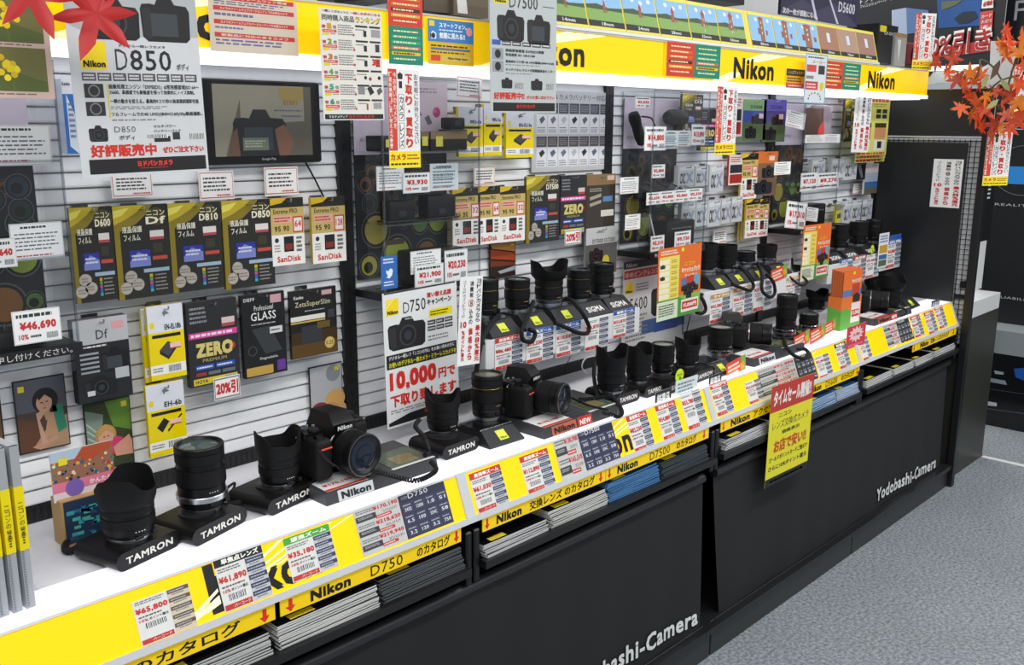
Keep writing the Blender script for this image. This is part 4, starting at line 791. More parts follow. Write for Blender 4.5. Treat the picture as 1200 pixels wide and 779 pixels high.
c0 = onY(358, 190, -.02); c1 = onY(370, 212, -.014); c2 = onY(380, 232, -.012); o = obj('power_cable', G().tube([tuple(c0), tuple(c1), tuple(c2)], .0018, '141414', 'rubber', 6)); tag(o, 'thin black cable hanging from the tablet screen', 'cable')

# second bay
for a, b_, n, q in (((530, 221), (563, 286), '32', 'left'), ((560, 219), (586, 284), '64', 'middle'), ((586, 219), (615, 281), '32', 'right')):
    pack(d_sd, a, b_, 'memory_card_pack', 'gold and white memory card pack in the second bay, %s of three' % q, args=(n,), bg='d8c890', side='c8a838')
for a, b_, m, q in (((537, 125), (566, 183), 'WU-1b', 'left'), ((567, 122), (588, 182), 'WU-1a', 'middle'), ((593, 130), (625, 184), 'EN-EL15a', 'right')):
    pack(d_batt, a, b_, 'battery_pack_box', 'yellow and white package, %s of three high in the second bay' % q, bg='e8d000', args=(m,))
pack(d_film, (617, 207), (655, 281), 'screen_protector_pack', 'gold and black screen protector pack in the second bay', args=('D7500',), bg='2b2a28', side='6a5f20')
pack(d_zero, (657, 206), (686, 272), 'screen_protector_pack', 'dark package with a pink band in the second bay', bg='2c2b2e', th=.014)
def d_brown(p): p.r(0, 0, 1, .2, '8a6c44', 1.2).r(0, .2, 1, 1, '3c342c', 1.2).r(.7, .03, .95, .12, 'd8b8a8', 2).pg([(.1, .42), (.5, .36), (.5, .42), (.12, .48)], 'a8a090', 2).pg([(.1, .54), (.5, .48), (.5, .54), (.12, .6)], 'a8a090', 2).r(.56, .42, .9, .52, '5a88b8', 2).r(.5, .68, .95, .8, 'd8d4c8', 2).ln(.1, .25, .6, .33, 2, 'a8a090')
pack(d_brown, (688, 205), (720, 264), 'strap_pack', 'brown and dark package right of the pink banded one in the second bay', bg='3c342c', side='a08030', th=.012)
def d_gray(p): p.r(0, 0, 1, .35, 'c4c6c4', 1.2).r(0, .35, 1, 1, '5c5e5c', 1.2).t('D7500 D7200', .2, .24, .92, .33, '55585c').dslr(.1, .42, .55, .72, '26262a').c(.64, .72, .12, 'd0c040', 2).r(.05, .82, .9, .95, '888a88', 2).pg([(.3, .12), (.4, .06), (.6, .12)], '888888', 2)
pack(d_gray, (687, 268), (722, 318), 'screen_protector_pack', 'clear and grey screen protector pack under the brown package', bg='8a8c8a', kind='gloss')
sheet(lambda p: p.r(.02, .04, .98, .96, '7a7a7c', 1).r(.05, .1, .95, .9, 'f8f4f2', 1.3).t('20%引', .08, .18, .92, .8, 'cc2c28', 3, .05), (662, 270), (681, 285), 'discount_tag', 'small red and white discount tag in the second bay', 'price tag', y=-.055)
sheet(d_chart, (624, 105), (715, 198), 'battery_chart', 'grey chart board of camera batteries on the slatted wall', 'poster', th=.004, bg='b8babc')
sheet(d_sunset, (574, 286), (604, 322), 'photo_print', 'photograph of an orange canyon behind the second riser lens', 'photograph', bg='121212', th=.003)
sheet(d_eight, (731, 308), (800, 390), 'camera_poster', 'printed camera poster with red band behind the hanging orange leaflet', 'poster', y=-.02, bg='dcdcda')
def d_blue2(p): p.r(0, 0, 1, .3, '4868a0', 1.2).r(0, .3, 1, 1, 'dcdedc', 1.2).c(.3, .62, .05, '333333').c(.3, .85, .05, '333333').ln(.5, .6, .9, .9, 4, '8a8a8a')
sheet(d_blue2, (752, 376), (800, 415), 'small_poster', 'white and blue printed sheet under the camera poster with red band', 'poster', y=-.02)
sheet(lambda p: p.ln(.1, .1, .9, .4, 2, '78a8b8').r(.1, .45, .9, .95, '2a2a28', 2).ln(.15, .5, .85, .9, 3, '9a8a70', 2.5), (910, 300), (925, 335), 'small_poster', 'small dark printed card at the far right of the second riser', 'poster', y=-.02)

# third and fourth bays
pack(d_zero, (822, 128), (838, 176), 'screen_protector_pack', 'dark package with a pink band behind the third clear case', bg='2c2b2e', th=.012, hk=False)
pack(d_film, (800, 110), (822, 160), 'screen_protector_pack', 'dark screen protector pack seen through the third clear case', args=('D5',), bg='3a3a38', hk=False)
def d_green(p, c='8ab07a', c2='4858a8'): p.r(0, 0, 1, .27, c, 1.2).r(0, .27, 1, 1, c2, 1.2).pg([(0, .6), (.5, .5), (1, .62), (1, 1), (0, 1)], '5c7048', 1.5).dslr(.35, .35, .9, .6, '2a2a2e').dslr(.1, .64, .6, .96, '2a2a2c').t('D5500' if c == '8ab07a' else 'D5300', .3, .14, .8, .22, '4a5060').r(.68, .34, .88, .46, 'e8c8c8', 3)
pack(d_green, (872, 116), (896, 164), 'screen_protector_pack', 'pale green topped screen protector pack in the third bay', bg='8ab07a')
pack(d_green, (896, 116), (919, 166), 'screen_protector_pack', 'violet topped screen protector pack beside the fourth clear case', args=('6a62c0', '4c4c88'), bg='6a62c0')
def d_white_red(p): p.r(.05, .02, .95, .3, 'e6dcd8', 1.2).ln(.1, .04, .9, .25, 3, 'c05048').r(.08, .32, .92, .6, '34343a', 1.6).r(.08, .64, .92, .94, 'b03028', 1.6)
pack(d_white_red, (855, 182), (870, 216), 'memory_card_pack', 'white and red package in the third bay', bg='e8e0dc', side='b03028')
pack(d_white_red, (850, 112), (869, 160), 'strap_pack', 'pale package behind the third bay trade-in tag', bg='d8d0cc', hk=False)
pack(d_sd, (870, 180), (886, 232), 'memory_card_pack', 'gold memory card pack in the third bay, upper row', args=('16',), bg='d8c890', side='c8a838')
def d_or(p): p.r(0, 0, 1, .26, 'e07838', 1.2).r(0, .26, 1, 1, '8a6a54', 1.2).dslr(.3, .3, .9, .6, '3a3a34').dslr(.0, .62, .8, .96, '34343c').r(.6, .1, .85, .2, 'f0d8d0', 2)
pack(d_or, (886, 178), (909, 228), 'screen_protector_pack', 'orange topped screen protector pack in the third bay', bg='c8703a')
for k in range(3): pack(d_sd, (868+k*3.4, 236-k), (882+k*3.4, 281-k*2), 'memory_card_pack', 'gold memory card pack in the third bay, lower row, %s' % ('back one', 'middle one', 'front one')[k], args=('8',), bg='d8c890', side='c8a838', y=-.03-.014*k, th=.006, hk=k == 2)
pack(d_sd, (887, 234), (899, 276), 'memory_card_pack', 'gold memory card pack beside the fourth clear case, lower row', args=('16',), bg='d8c890', side='c8a838')
pack(d_film, (991, 116), (1001, 165), 'screen_protector_pack', 'dark screen protector pack seen right of the fourth clear case', args=('D7',), bg='3c3a30')
def d_cxc(p): p.r(0, 0, 1, 1, 'c6c8ca', 1.2).pg([(.1, .1), (.95, .04), (.95, .2), (.1, .26)], 'dcdde0', 1.6).t('CXC', .12, .36, .44, .86, '303034', 3, .03).pg([(.45, .35), (.6, .35), (.95, .8), (.8, .8)], '8a96b0', 2).pg([(.8, .3), (.95, .3), (.6, .85), (.45, .85)], '9aa0b0', 2.3)
CX = [((795, 194), (813, 218)), ((815, 195), (829, 217)), ((832, 193), (847, 224)), ((799, 238), (814, 268)), ((816, 237), (828, 264)), ((830, 235), (844, 264)), ((845, 233), (856, 261)), ((857, 231), (869, 259)),
      ((990, 184), (1003, 210)), ((975, 186), (988, 208)), ((952, 187), (966, 207)), ((989, 236), (997, 261)), ((999, 235), (1009, 258)), ((1010, 234), (1021, 256))]
cxp = ('upper row left', 'upper row middle', 'upper row right', 'lower row first', 'lower row second', 'lower row third', 'lower row fourth', 'lower row fifth')
for k, (a, b_) in enumerate(CX):
    pack(d_cxc, a, b_, 'lens_filter_case', ('pale grey filter pack with black letters in the third bay, '+cxp[k]) if k < 8 else 'pale grey filter pack with black letters near the far end, '+('upper right', 'upper middle one', 'upper left one', 'lower left', 'lower middle', 'lower right')[k-8], bg='b8babc', side='d0d2d4', th=.014, y=-.06)
pack(lambda p: p.r(.1, .05, .9, .95, '1c1c20', 1.2).pg([(.2, .1), (.5, .1), (.8, .9), (.6, .9)], '6a6a74', 2), (1002, 190), (1014, 210), 'strap_pack', 'small dark package at the far end of the wall, upper row', bg='2a2a2e')
pack(lambda p: p.r(0, 0, 1, .3, 'd8c8cc', 1.2).r(0, .3, 1, .6, 'a8b8c8', 1.2).r(0, .6, 1, 1, '3c70a8', 1.2).r(0, .8, 1, 1, '6a6450', 1.4), (1015, 192), (1027, 226), 'photo_paper_pack', 'pink and blue printed package at the far end of the wall', bg='d8d8d8')
sheet(d_note, (1000, 215), (1013, 226), 'handwritten_note', 'tiny pink handwritten note at the far end of the wall', 'note', y=-.02, bg='f0d8dc')
sheet(d_note, (836, 269), (851, 285), 'handwritten_note', 'small white note in a black border below the third bay filter packs', 'note', y=-.02, bg='e8e8e8')
pack(lambda p: p.r(0, 0, 1, .3, '8a8a60', 1.2).r(0, .3, 1, 1, 'd0c040', 1.2).dslr(.2, .4, .8, .7, '6a6a30'), (980, 240), (988, 262), 'battery_pack_box', 'small yellow package right of the fourth clear case', bg='e0cc20')
pack(lambda p: p.r(0, 0, 1, 1, 'e8dc30', 1.2).r(.1, .1, .9, .3, '222222', 2).bar(.2, .7, .8, .9), (998, 134), (1004, 158), 'battery_pack_box', 'narrow yellow package high at the far end', bg='e8dc30')
def d_yellowlist(p):
    p.r(0, 0, 1, 1, 'd4d46c', 1.2).ln(.1, .02, .95, .08, 1, 'c83c34', 2.4, .8).ln(.1, .1, .9, .17, 2, '9a9a58'); p.r(.04, .2, .34, .36, 'a8786c', 2)
    for r in range(2):
        for c in range(2): p.r(.56+c*.2, .2+r*.09, .72+c*.2, .27+r*.09, '34343c', 2)
    for c in range(2): u = .05+c*.5; p.r(u, .44, u+.38, .52, '3a3a20', 2).r(u, .52, u+.38, .72, 'c88c60', 2).r(u, .74, u+.38, .93, 'e4e0d4', 2).r(u+.12, .76, u+.26, .88, '2a2a2e', 3)
    p.ln(.04, .95, .96, .99, 1, 'c83c34', 2.4, .9)
for k in range(3): pack(d_yellowlist, (1007-k*.6+1, 113+k*3), (1038-k, 181+k*4), 'leaflet', 'yellow printed leaflet hanging at the far end of the wall, '+('front', 'middle', 'back')[k], 'leaflet', y=-.10+.012*k, th=.001, bg='d4d46c', hk=k == 0)

# ======================= clear acrylic showcases =======================
def showcase(x0, x1, label, first=False):
    z0, z1, yf, yb = 1.098, 1.548, -.118, -.008
    t = thing('acrylic_showcase', label, 'showcase', (x0, 0, 0)); W = x1-x0
    g = G().box((0, yf, z0), (W, yb, z0+.004), '1a1b1d', 'satin').box((-.002, yf-.004, z0-.012), (W+.002, yb, z0), '151618', 'satin').box((-.002, yf-.005, z0-.012), (W+.002, yf-.001, z0+.006), '19191b', 'satin')
    g.text('売員までお気軽にお申し付けください。', .02, z0-.009, W-.015, z0+.002, yf-.0056, 'd8d8d8'); obj('black_base', g, t, 0)
    for nm, a, b_ in (('front_pane', (0, yf, z0+.006), (W, yf+.0018, z1)), ('side_pane', (0, yf+.002, z0+.006), (.0018, yb, z1)), ('side_pane', (W-.0018, yf+.002, z0+.006), (W, yb, z1)), ('top_pane', (0, yf, z1), (W, yb, z1+.002))):
        obj(nm, G().box(a, b_, 'ffffff', 'acrylic'), t, 0)
    g = G()
    for x in (0, W-.0035): g.box((x, yf-.0008, z0+.006), (x+.0035, yf+.0028, z1+.002), 'ffffff', 'acrylic_edge')
    g.box((0, yf-.0008, z1-.0005), (W, yf+.0022, z1+.0026), 'ffffff', 'acrylic_edge').box((.001, yb-.003, z0), (.004, yb, z1), 'ffffff', 'acrylic_edge'); obj('pane_edges', g, t, 0)
    for z in (1.395, 1.245): obj('shelf', G().box((.003, yf+.004, z), (W-.003, yb, z+.003), 'e8ecf0', 'acrylic').box((.003, yf+.004, z-.0005), (W-.003, yf+.006, z+.0035), 'ffffff', 'acrylic_edge'), t, 0)
    return t
showcase(-.90, -.622, 'clear acrylic showcase cut by the left edge of the picture')
showcase(.018, .298, 'clear acrylic showcase between the ranking sheet and the yellow packages')
showcase(.962, 1.242, 'clear acrylic showcase right of the grey battery chart')
showcase(1.828, 2.12, 'clear acrylic showcase at the far end of the wall')
def board(x0, x1, z0, z1, label, seed, y=-.012):
    p = P(x1-x0, z1-z0, '26262a', .002, None, 'paper', ((x0+x1)/2, y, (z0+z1)/2)); d_lensboard(p, seed); p.done('lens_backdrop', label, 'poster')
board(-.895, -.63, 1.12, 1.53, 'printed backdrop of lenses in the leftmost clear case', 5); board(.026, .292, 1.12, 1.53, 'printed backdrop of lenses in the second clear case', 6); board(.968, 1.236, 1.12, 1.53, 'printed backdrop of lenses in the third clear case', 7); board(1.835, 2.05, 1.12, 1.53, 'printed backdrop of lenses in the farthest clear case', 8)
# contents
def greybox(x0, x1, y0, y1, z0, z1, name, label, cat, col='1c1c1f', bev=.006, extra=None, kind='plastic'):
    g = G().box((x0, y0, z0), (x1, y1, z1), col, kind, bev, None, 2)
    if extra: extra(g)
    o = obj(name, g); return tag(o, label, cat)
def grip(x, z, label, y=-.075, s=1):
    t = thing('battery_grip', label, 'battery grip', (x, y, z))
    g = G().box((-.065*s, -.025, 0), (.065*s, .025, .03*s), '1a1a1c', 'rubber', .008, None, 3).box((-.06*s, -.018, .03*s), (-.03*s, .018, .058*s), '1a1a1c', 'rubber', .005, None, 2); obj('body', g, t)
    obj('control_dial', G().lathe([(.007, 0), (.007, .006), (.004, .007)], '2c2c30', 'plastic', 16, Matrix.Translation((.045*s, -.012, .03*s)), .0005), t); obj('screw_head', G().lathe([(.003, 0), (.003, .008), (.002, .0085)], 'a8a8aa', 'metal', 12, Matrix.Translation((.01, 0, .03*s))), t)
grip(-.74, 1.399, 'black battery grip on the top shelf of the leftmost clear case'); grip(-.74, 1.249, 'black battery grip on the middle shelf of the leftmost clear case')
grip(-.73, 1.103, 'black battery grip on the base of the leftmost clear case')
greybox(.035, .095, -.09, -.04, 1.399, 1.432, 'speaker_box', 'black box with a yellow badge on the upper shelf, left in the second clear case', 'box', '141416', .003, lambda g: g.box((.05, -.0906, 1.408), (.068, -.09, 1.424), 'd8d050', 'paper'))
greybox(.10, .17, -.09, -.04, 1.399, 1.440, 'kraft_box', 'kraft and black box with a yellow badge in the second clear case', 'box', '2a241e', .002, lambda g: g.box((.10, -.0906, 1.425), (.17, -.09, 1.440), '7a6248', 'paper').box((.15, -.0912, 1.41), (.166, -.0905, 1.43), 'd8d050', 'paper'))
greybox(.175, .285, -.09, -.04, 1.399, 1.44, 'kraft_box', 'larger kraft topped box on the upper shelf, right in the second clear case', 'box', '241f1a', .002, lambda g: g.box((.175, -.0906, 1.424), (.285, -.09, 1.44), '8a7050', 'paper').box((.19, -.0912, 1.408), (.21, -.0905, 1.43), 'd8d050', 'paper'))
def pinksheet(p): p.r(0, 0, 1, 1, 'cfc0c8', 1).ln(.1, .08, .9, .2, 2, '9a90a0').pg([(.2, .55), (.32, .48), (.4, .6), (.28, .68)], '5c5c64', 2).pg([(.46, .66), (.56, .6), (.64, .76), (.54, .8)], '6a6a74', 2).c(.74, .55, .10, 'b04078', 2).c(.70, .52, .05, 'c8609a', 2.3)
p = P(.13, .115, 'cfc0c8', .001, None, 'paper', (.215, -.03, 1.488)); pinksheet(p); p.done('pink_leaflet', 'pale pink leaflet with small accessories inside the second clear case', 'leaflet')
def gps(x, y, z, label, s=1):
    t = thing('shoe_mount_unit', label, 'accessory', (x, y, z)); obj('body', G().box((-.022*s, -.018, .0), (.022*s, .018, .026*s), '161618', 'plastic', .004, None, 2).box((-.01, -.0184, .008), (.01, -.018, .02), '28282c', 'gloss'), t); obj('base_plate', G().box((-.026*s, -.02, -.004), (.026*s, .02, 0), '2a2a2c', 'plastic', .001), t)
gps(.255, -.075, 1.445, 'small black camera accessory on a box in the second clear case'); gps(.09, -.075, 1.253, 'black camera accessory on the middle shelf, left in the second clear case', 1.6); gps(.20, -.08, 1.253, 'black camera accessory on the middle shelf, right in the second clear case', 1.9)
def wallet(x0, x1, label, z=1.105):
    greybox(x0, x1, -.09, -.03, z, z+.075, 'black_case', label, 'case', '191614', .006, lambda g: g.text('At the heart of the image', x0+.02, z+.05, x1-.02, z+.057, -.0905, '8a8a8a'))
wallet(.12, .275, 'dark boxed accessory on the base of the second clear case'); wallet(1.09, 1.235, 'dark boxed accessory on the base of the third clear case'); wallet(1.97, 2.10, 'dark boxed accessory on the base of the farthest clear case')
# remote controls in the third clear case
t = thing('remote_grip', 'black handheld remote with a cord on the top shelf of the third clear case', 'remote', (1.02, -.04, 1.40))
obj('handle', G().lathe([(.004, 0), (.012, .006), (.016, .03), (.015, .06), (.018, .085), (.014, .10), (.004, .104)], '202320', 'rubber', 24, Matrix.Rotation(radians(-28), 4, 'Y')), t)
obj('cord', G().tube([(-.02, -.01, .08), (.02, -.015, .075), (.05, -.01, .05), (.09, -.01, .045), (.11, -.01, .02), (.10, -.01, .0)], .0025, '121212'), t)
t = thing('round_microphone', 'black rounded microphone on the top shelf of the third clear case', 'microphone', (1.175, -.045, 1.478))
obj('head', G().lathe([(.003, -.045), (.018, -.042), (.023, -.03), (.024, 0), (.024, .02), (.02, .03), (.02, .04), (.006, .044)], '26292a', 'rubber', 28, Matrix.Rotation(radians(90), 4, 'Y')), t); obj('stem', G().box((.0, -.008, -.056), (.03, .01, -.015), '161618', 'plastic', .003), t)
for k in range(4):
    x = 1.0+k*.056; o = obj('flat_black_battery', G().add([(x, -.105, 1.2485), (x+.05, -.105, 1.2485), (x+.05, -.03, 1.2485), (x, -.03, 1.2485), (x, -.105, 1.264), (x+.05, -.105, 1.264), (x+.05, -.03, 1.292), (x, -.03, 1.292)], [(3, 2, 1, 0), (0, 1, 5, 4), (4, 5, 6, 7), (1, 2, 6, 5), (2, 3, 7, 6), (3, 0, 4, 7)], '26282a', 'gloss').box((x+.004, -.1056, 1.251), (x+.046, -.105, 1.262), '8a8c8e', 'paper'), None, 0)
    tag(o, 'sloping black battery on the middle shelf of the third clear case, '+('first from left', 'second from left', 'third from left', 'rightmost')[k], 'battery')
# handwritten and price cards in the cases
def card(tl, br, label, price=None, y=-.112, roll=0, blue=False):
    p = PS(tl, br, y, 'fafaf8', .0012, None, 'paper'); d_hand(p, price)
    if blue: p.r(.03, .04, .97, .96, 'd4e0e4', 1.5).ln(.1, .1, .9, .9, 6, '6a7a88', 2.2, .35)
    p.done('shelf_card', label, 'price card', None, 0, 0, roll)
card((-24, 146), (62, 193), 'white handwritten card at the top left corner in the clear case'); card((10, 263), (76, 301), 'white handwritten card below the top one in the leftmost clear case'); card((-30, 282), (21, 312), 'price card cut by the left edge of the picture', '¥28,640', y=-.114); card((13, 366), (73, 397), 'price card reading 46,690 yen in the leftmost clear case', '¥46,690', y=-.117)
card((441, 195), (474, 222), 'left handwritten card on the upper shelf of the second clear case'); card((472, 203), (504, 225), 'price card with red digits on the upper shelf of the second clear case', '¥3,930', y=-.115); card((504, 192), (537, 222), 'bluish handwritten card in the second clear case', None, blue=True)
card((481, 295), (517, 317), 'tilted handwritten card at the bottom of the second clear case', y=-.108); card((486, 312), (520, 332), 'lower left price card at the bottom of the second clear case', '¥21,900', y=-.114); card((521, 294), (548, 327), 'lower right price card at the bottom of the second clear case', '¥20,230', y=-.113)
p = PS((446, 301), (466, 337), -.1215, '2f6ab8', .0005); p.r(0, 0, 1, 1, '2f6ab8', 1).ln(.15, .05, .85, .24, 2, 'e4ecf6'); p.pg([(.3, .42), (.45, .46), (.55, .38), (.68, .40), (.72, .46), (.66, .6), (.5, .68), (.3, .64), (.42, .6), (.32, .52)], 'eef4fa'); p.ln(.15, .74, .85, .92, 2, 'dce6f4'); p.done('blue_sticker', 'blue sticker with a white bird on the second clear case', 'sticker')
card((756, 148), (780, 176), 'price card left of the bluish cards in the third clear case', '¥14,800'); card((779, 153), (794, 174), 'left bluish card in the third clear case', None, blue=True); card((794, 153), (809, 172), 'right bluish card in the third clear case', None, blue=True); card((811, 146), (826, 170), 'price card right of the bluish cards in the third clear case', '¥13,890'); card((745, 113), (762, 127), 'price card reading 5,830 yen high in the third clear case', '¥5,830', y=-.09)
card((764, 193), (779, 208), 'small price card on the lens backdrop of the third clear case', '¥2,800', y=-.09); card((727, 208), (748, 226), 'handwritten card on the middle shelf of the third clear case', y=-.07)
for k in range(4): card((758+k*16.3, 226-k*1.6), (774+k*16.3, 239-k*1.6), 'price card in the strip of four in the third clear case, %s' % ('first', 'second', 'third', 'fourth')[k], ('¥2,630', '¥2,800', '¥2,860', '¥2,370')[k], y=-.114)
card((763, 277), (778, 293), 'left price card at the base of the third clear case', '¥2,210', y=-.11); card((791, 272), (809, 288), 'right price card at the base of the third clear case', '¥9,730', y=-.114)
# small leaning stand in third case
o = obj('leaning_acrylic_stand', G().add([(.985, -.10, 1.21), (.99, -.03, 1.21), (1.035, -.03, 1.10), (1.03, -.10, 1.10)], [(0, 1, 2, 3)], 'c8ccd0', 'acrylic_edge').tube([(.985, -.10, 1.21), (1.03, -.10, 1.10), (1.032, -.10, 1.10)], .0022, 'd8dcde', 'satin', 6)); tag(o, 'clear leaning stand at the base of the third clear case', 'stand')
card((733, 252), (750, 268), 'handwritten card on the clear leaning stand', y=-.09)
for a, b_, l, pr in (((922, 130), (943, 150), 'white tilted card high in the farthest clear case', None), ((944, 158), (966, 168), 'left white card strip on the upper shelf of the farthest clear case', None), ((966, 157), (984, 168), 'right white card strip on the upper shelf of the farthest clear case', None), ((908, 190), (926, 204), 'white card on the middle shelf of the farthest clear case', None), ((939, 203), (957, 223), 'left price card on the middle shelf of the farthest clear case', '¥7,120'), ((958, 203), (982, 220), 'right price card on the middle shelf of the farthest clear case', '¥9,270'),
                     ((922, 238), (944, 266), 'large tilted price card at the base of the farthest clear case', '¥17,310'), ((944, 244), (958, 258), 'small tilted card at the base of the farthest clear case', None)):
    card(a, b_, l, pr, roll=.12 if 'tilted' in l else 0)
o = obj('red_ribbon_rosette', G().add([(1.975, -.10, 1.45), (2.0, -.105, 1.475), (2.02, -.1, 1.445), (2.0, -.11, 1.43), (1.98, -.095, 1.425)], [(0, 1, 3), (1, 2, 3), (0, 3, 4)], 'e8504a', 'gloss')); tag(o, 'red folded ribbon in the farthest clear case', 'ribbon')
greybox(2.03, 2.10, -.09, -.03, 1.41, 1.53, 'clear_pouch', 'pale plastic wrapped package in the farthest clear case', 'package', 'b4aab4', .01, None, 'gloss')
greybox(2.005, 2.03, -.09, -.03, 1.41, 1.52, 'brown_package', 'brown package left of the pale wrapped package', 'package', '7a6256', .004, None, 'gloss')

# ======================= sheets on and above the header =======================
HY = -.192
sheet(d_redsheet, (243, -8), (350, 66), 'notice_sheet', 'beige notice with red bands on the yellow header', 'notice', y=HY)
sheet(d_redgreen, (454, -16), (496, 77), 'notice_sheet', 'red over green notice on the yellow header', 'notice', y=HY-.001)
sheet(d_smart, (501, 21), (555, 78), 'notice_sheet', 'blue and orange notice about viewing on a phone', 'notice', y=HY)
sheet(d_redgreen, (782, 48), (843, 93), 'notice_sheet', 'red and green notice pair left of the third header sign lettering', 'notice', y=HY, args=(0, True))
sheet(d_redgreen, (967, 71), (1007, 106), 'notice_sheet', 'red and green notice pair near the far end of the header', 'notice', y=HY, args=(0, True))
sheet(lambda p: p.r(0, 0, 1, .36, '2c2824', 1.2).r(0, .36, 1, .75, 'e8a820', 1.2).r(0, .75, 1, 1, 'd8402c', 1.2).t('レンズフィルター', .08, .08, .92, .28, 'e8c840', 3).ln(.06, .42, .8, .7, 2, '5a3c10').ln(.1, .8, .9, .95, 1, 'f0d0c0'), (922, 80), (943, 104), 'notice_sheet', 'black and orange notice on the header', 'notice', y=HY)
def d_blueleaf(p): p.r(0, 0, 1, 1, '68a8d8', 1).r(.03, .02, .97, .98, 'dfe6e8', 1.3).ln(.1, .04, .9, .1, 1, '555555').t('メーカー', .3, .12, .9, .19, 'c09020', 3).r(.06, .22, .5, .36, 'd85048', 2).r(.6, .22, .9, .4, '3a3a3c', 2).r(.06, .44, .4, .5, '8a8a8a', 2).r(.04, .55, .62, .72, 'c84840', 2).c(.8, .64, .09, 'e0d020', 2.5).ln(.1, .58, .56, .7, 2, 'f4e0dc', 2.6); [p.c(.5+.28*cos(a), .9-.12*sin(a), .022, '3a3a34', 3) for a in (0, .5, 1.0, 1.57, 2.1, 2.6, 3.14)]
sheet(d_blueleaf, (945, 62), (966, 122), 'hanging_leaflet', 'pale blue leaflet hanging in front of the header near the far end', 'leaflet', y=-.215)
sheet(d_flowers, (-40, -8), (65, 116), 'flower_poster', 'poster with two photographs of yellow flowers at the top left', 'poster', y=-.26)
sheet(d_D850, (72, -35), (243, 202), 'camera_poster', 'largest hanging camera poster with red slogan at its foot', 'poster', y=-.25, bg='d4d6d8', roll=-.02)
sheet(d_rank, (374, 8), (450, 141), 'ranking_sheet', 'cream sheet listing six ranked accessories, hanging from the header', 'poster', y=-.23, roll=-.012)
sheet(d_D7500, (574, -18), (651, 133), 'camera_poster', 'grey hanging camera poster with front and back camera views', 'poster', y=-.24, bg='c0c6c6', roll=-.01)
sheet(d_D750, (449, 343), (537, 479), 'camera_poster', 'campaign poster reading 10,000 yen hanging over the counter', 'poster', y=-.135, roll=-.02)
sheet(d_orange, (772, 292), (819, 365), 'campaign_leaflet', 'orange cashback leaflet hanging below the third clear case', 'leaflet', y=-.19, bg='e8702a', roll=-.01)
sheet(d_orange, (942, 265), (970, 323), 'campaign_leaflet', 'orange cashback leaflet hanging below the farthest clear case', 'leaflet', y=-.17, bg='e8702a', roll=.01)
sheet(d_tag, (454, 80), (493, 196), 'trade_in_tag', 'red, white and yellow trade-in tag in front of the second clear case', 'tag', y=-.21)
sheet(d_tag, (841, 101), (861, 181), 'trade_in_tag', 'red, white and yellow trade-in tag hanging in the third bay', 'tag', y=-.2)
def planeX(x, tl, br):
    a = onX(*tl, x); b_ = onX(*br, x); return a, b_
def oblique(fn, tl, br, y, name, label, cat):
    p = PS(tl, br, y); fn(p); return p.done(name, label, cat)
def turned(fn, c, wpx, hpx, y, rz, name, label, cat):    # hung turned towards the aisle
    q = onY(*c, y); k = depth(q)/FPX; p = P(wpx*k/max(.3, cos(YAW+rz)), hpx*k, 'f4f4f2', .0006, None, 'paper', q); fn(p); return p.done(name, label, cat, rz=rz)
turned(d_tag, (1083, 49), 27, 64, -.2, -.5, 'trade_in_tag', 'red, white and yellow trade-in tag hanging above the far end of the header', 'tag')
turned(d_tag, (1169, 186), 35, 62, -.465, -.5, 'trade_in_tag', 'red, white and yellow trade-in tag under the maple branch', 'tag')
turned(d_tag, (1200, 108), 35, 62, -.36, -.5, 'trade_in_tag', 'red, white and yellow trade-in tag at the right edge behind the maple leaves', 'tag')
sheet(d_tax, (537, 326), (564, 424), 'points_tag', 'white tag with red and black vertical writing right of the campaign poster', 'tag', y=-.215, roll=.06)
sheet(d_tax, (1003, 109), (1017, 178), 'points_tag', 'white tag with red and black vertical writing on the yellow leaflets', 'tag', y=-.13, roll=.02)
# tag lying on the black end board: faces down the counter
a = onX(1095, 186, 2.698); b_ = onX(1124, 244, 2.698); p = P(a.y-b_.y, a.z-b_.z, 'f8f8f6', .0006, None, 'paper', (2.6955, (a.y+b_.y)/2, (a.z+b_.z)/2-.0)); d_tax(p); p.done('points_tag', 'white tag with red and black vertical writing on the black end board', 'tag', rz=radians(-90))
def d_yell(p): p.r(0, 0, 1, .26, 'c03a32', 1.2).t('タイムセール開催!!', .06, .05, .94, .21, 'f6ece8', 3, .05).r(0, .26, 1, .92, 'e8e02c', 1.2).t('ニコン', .2, .29, .5, .33, '222222').t('レンズ交換式カメラ', .08, .36, .92, .44, '333333', 3, .01).t('価格表示', .3, .47, .72, .51, '222222').t('お店で安い!!', .14, .55, .90, .68, 'c8501c', 3, .05).t('ゴールドポイントカードご提示で', .05, .71, .95, .76, '222222').t('さらに10%ポイント還元', .05, .80, .95, .85, '222222').r(0, .92, 1, 1, '1e1e20', 2).ln(.1, .94, .9, .98, 1, 'dddddd')
sheet(d_yell, (904, 455), (946, 547), 'sale_notice', 'red and yellow sale notice hanging from the counter front', 'notice', y=-.425, bg='e8e02c', roll=.02)
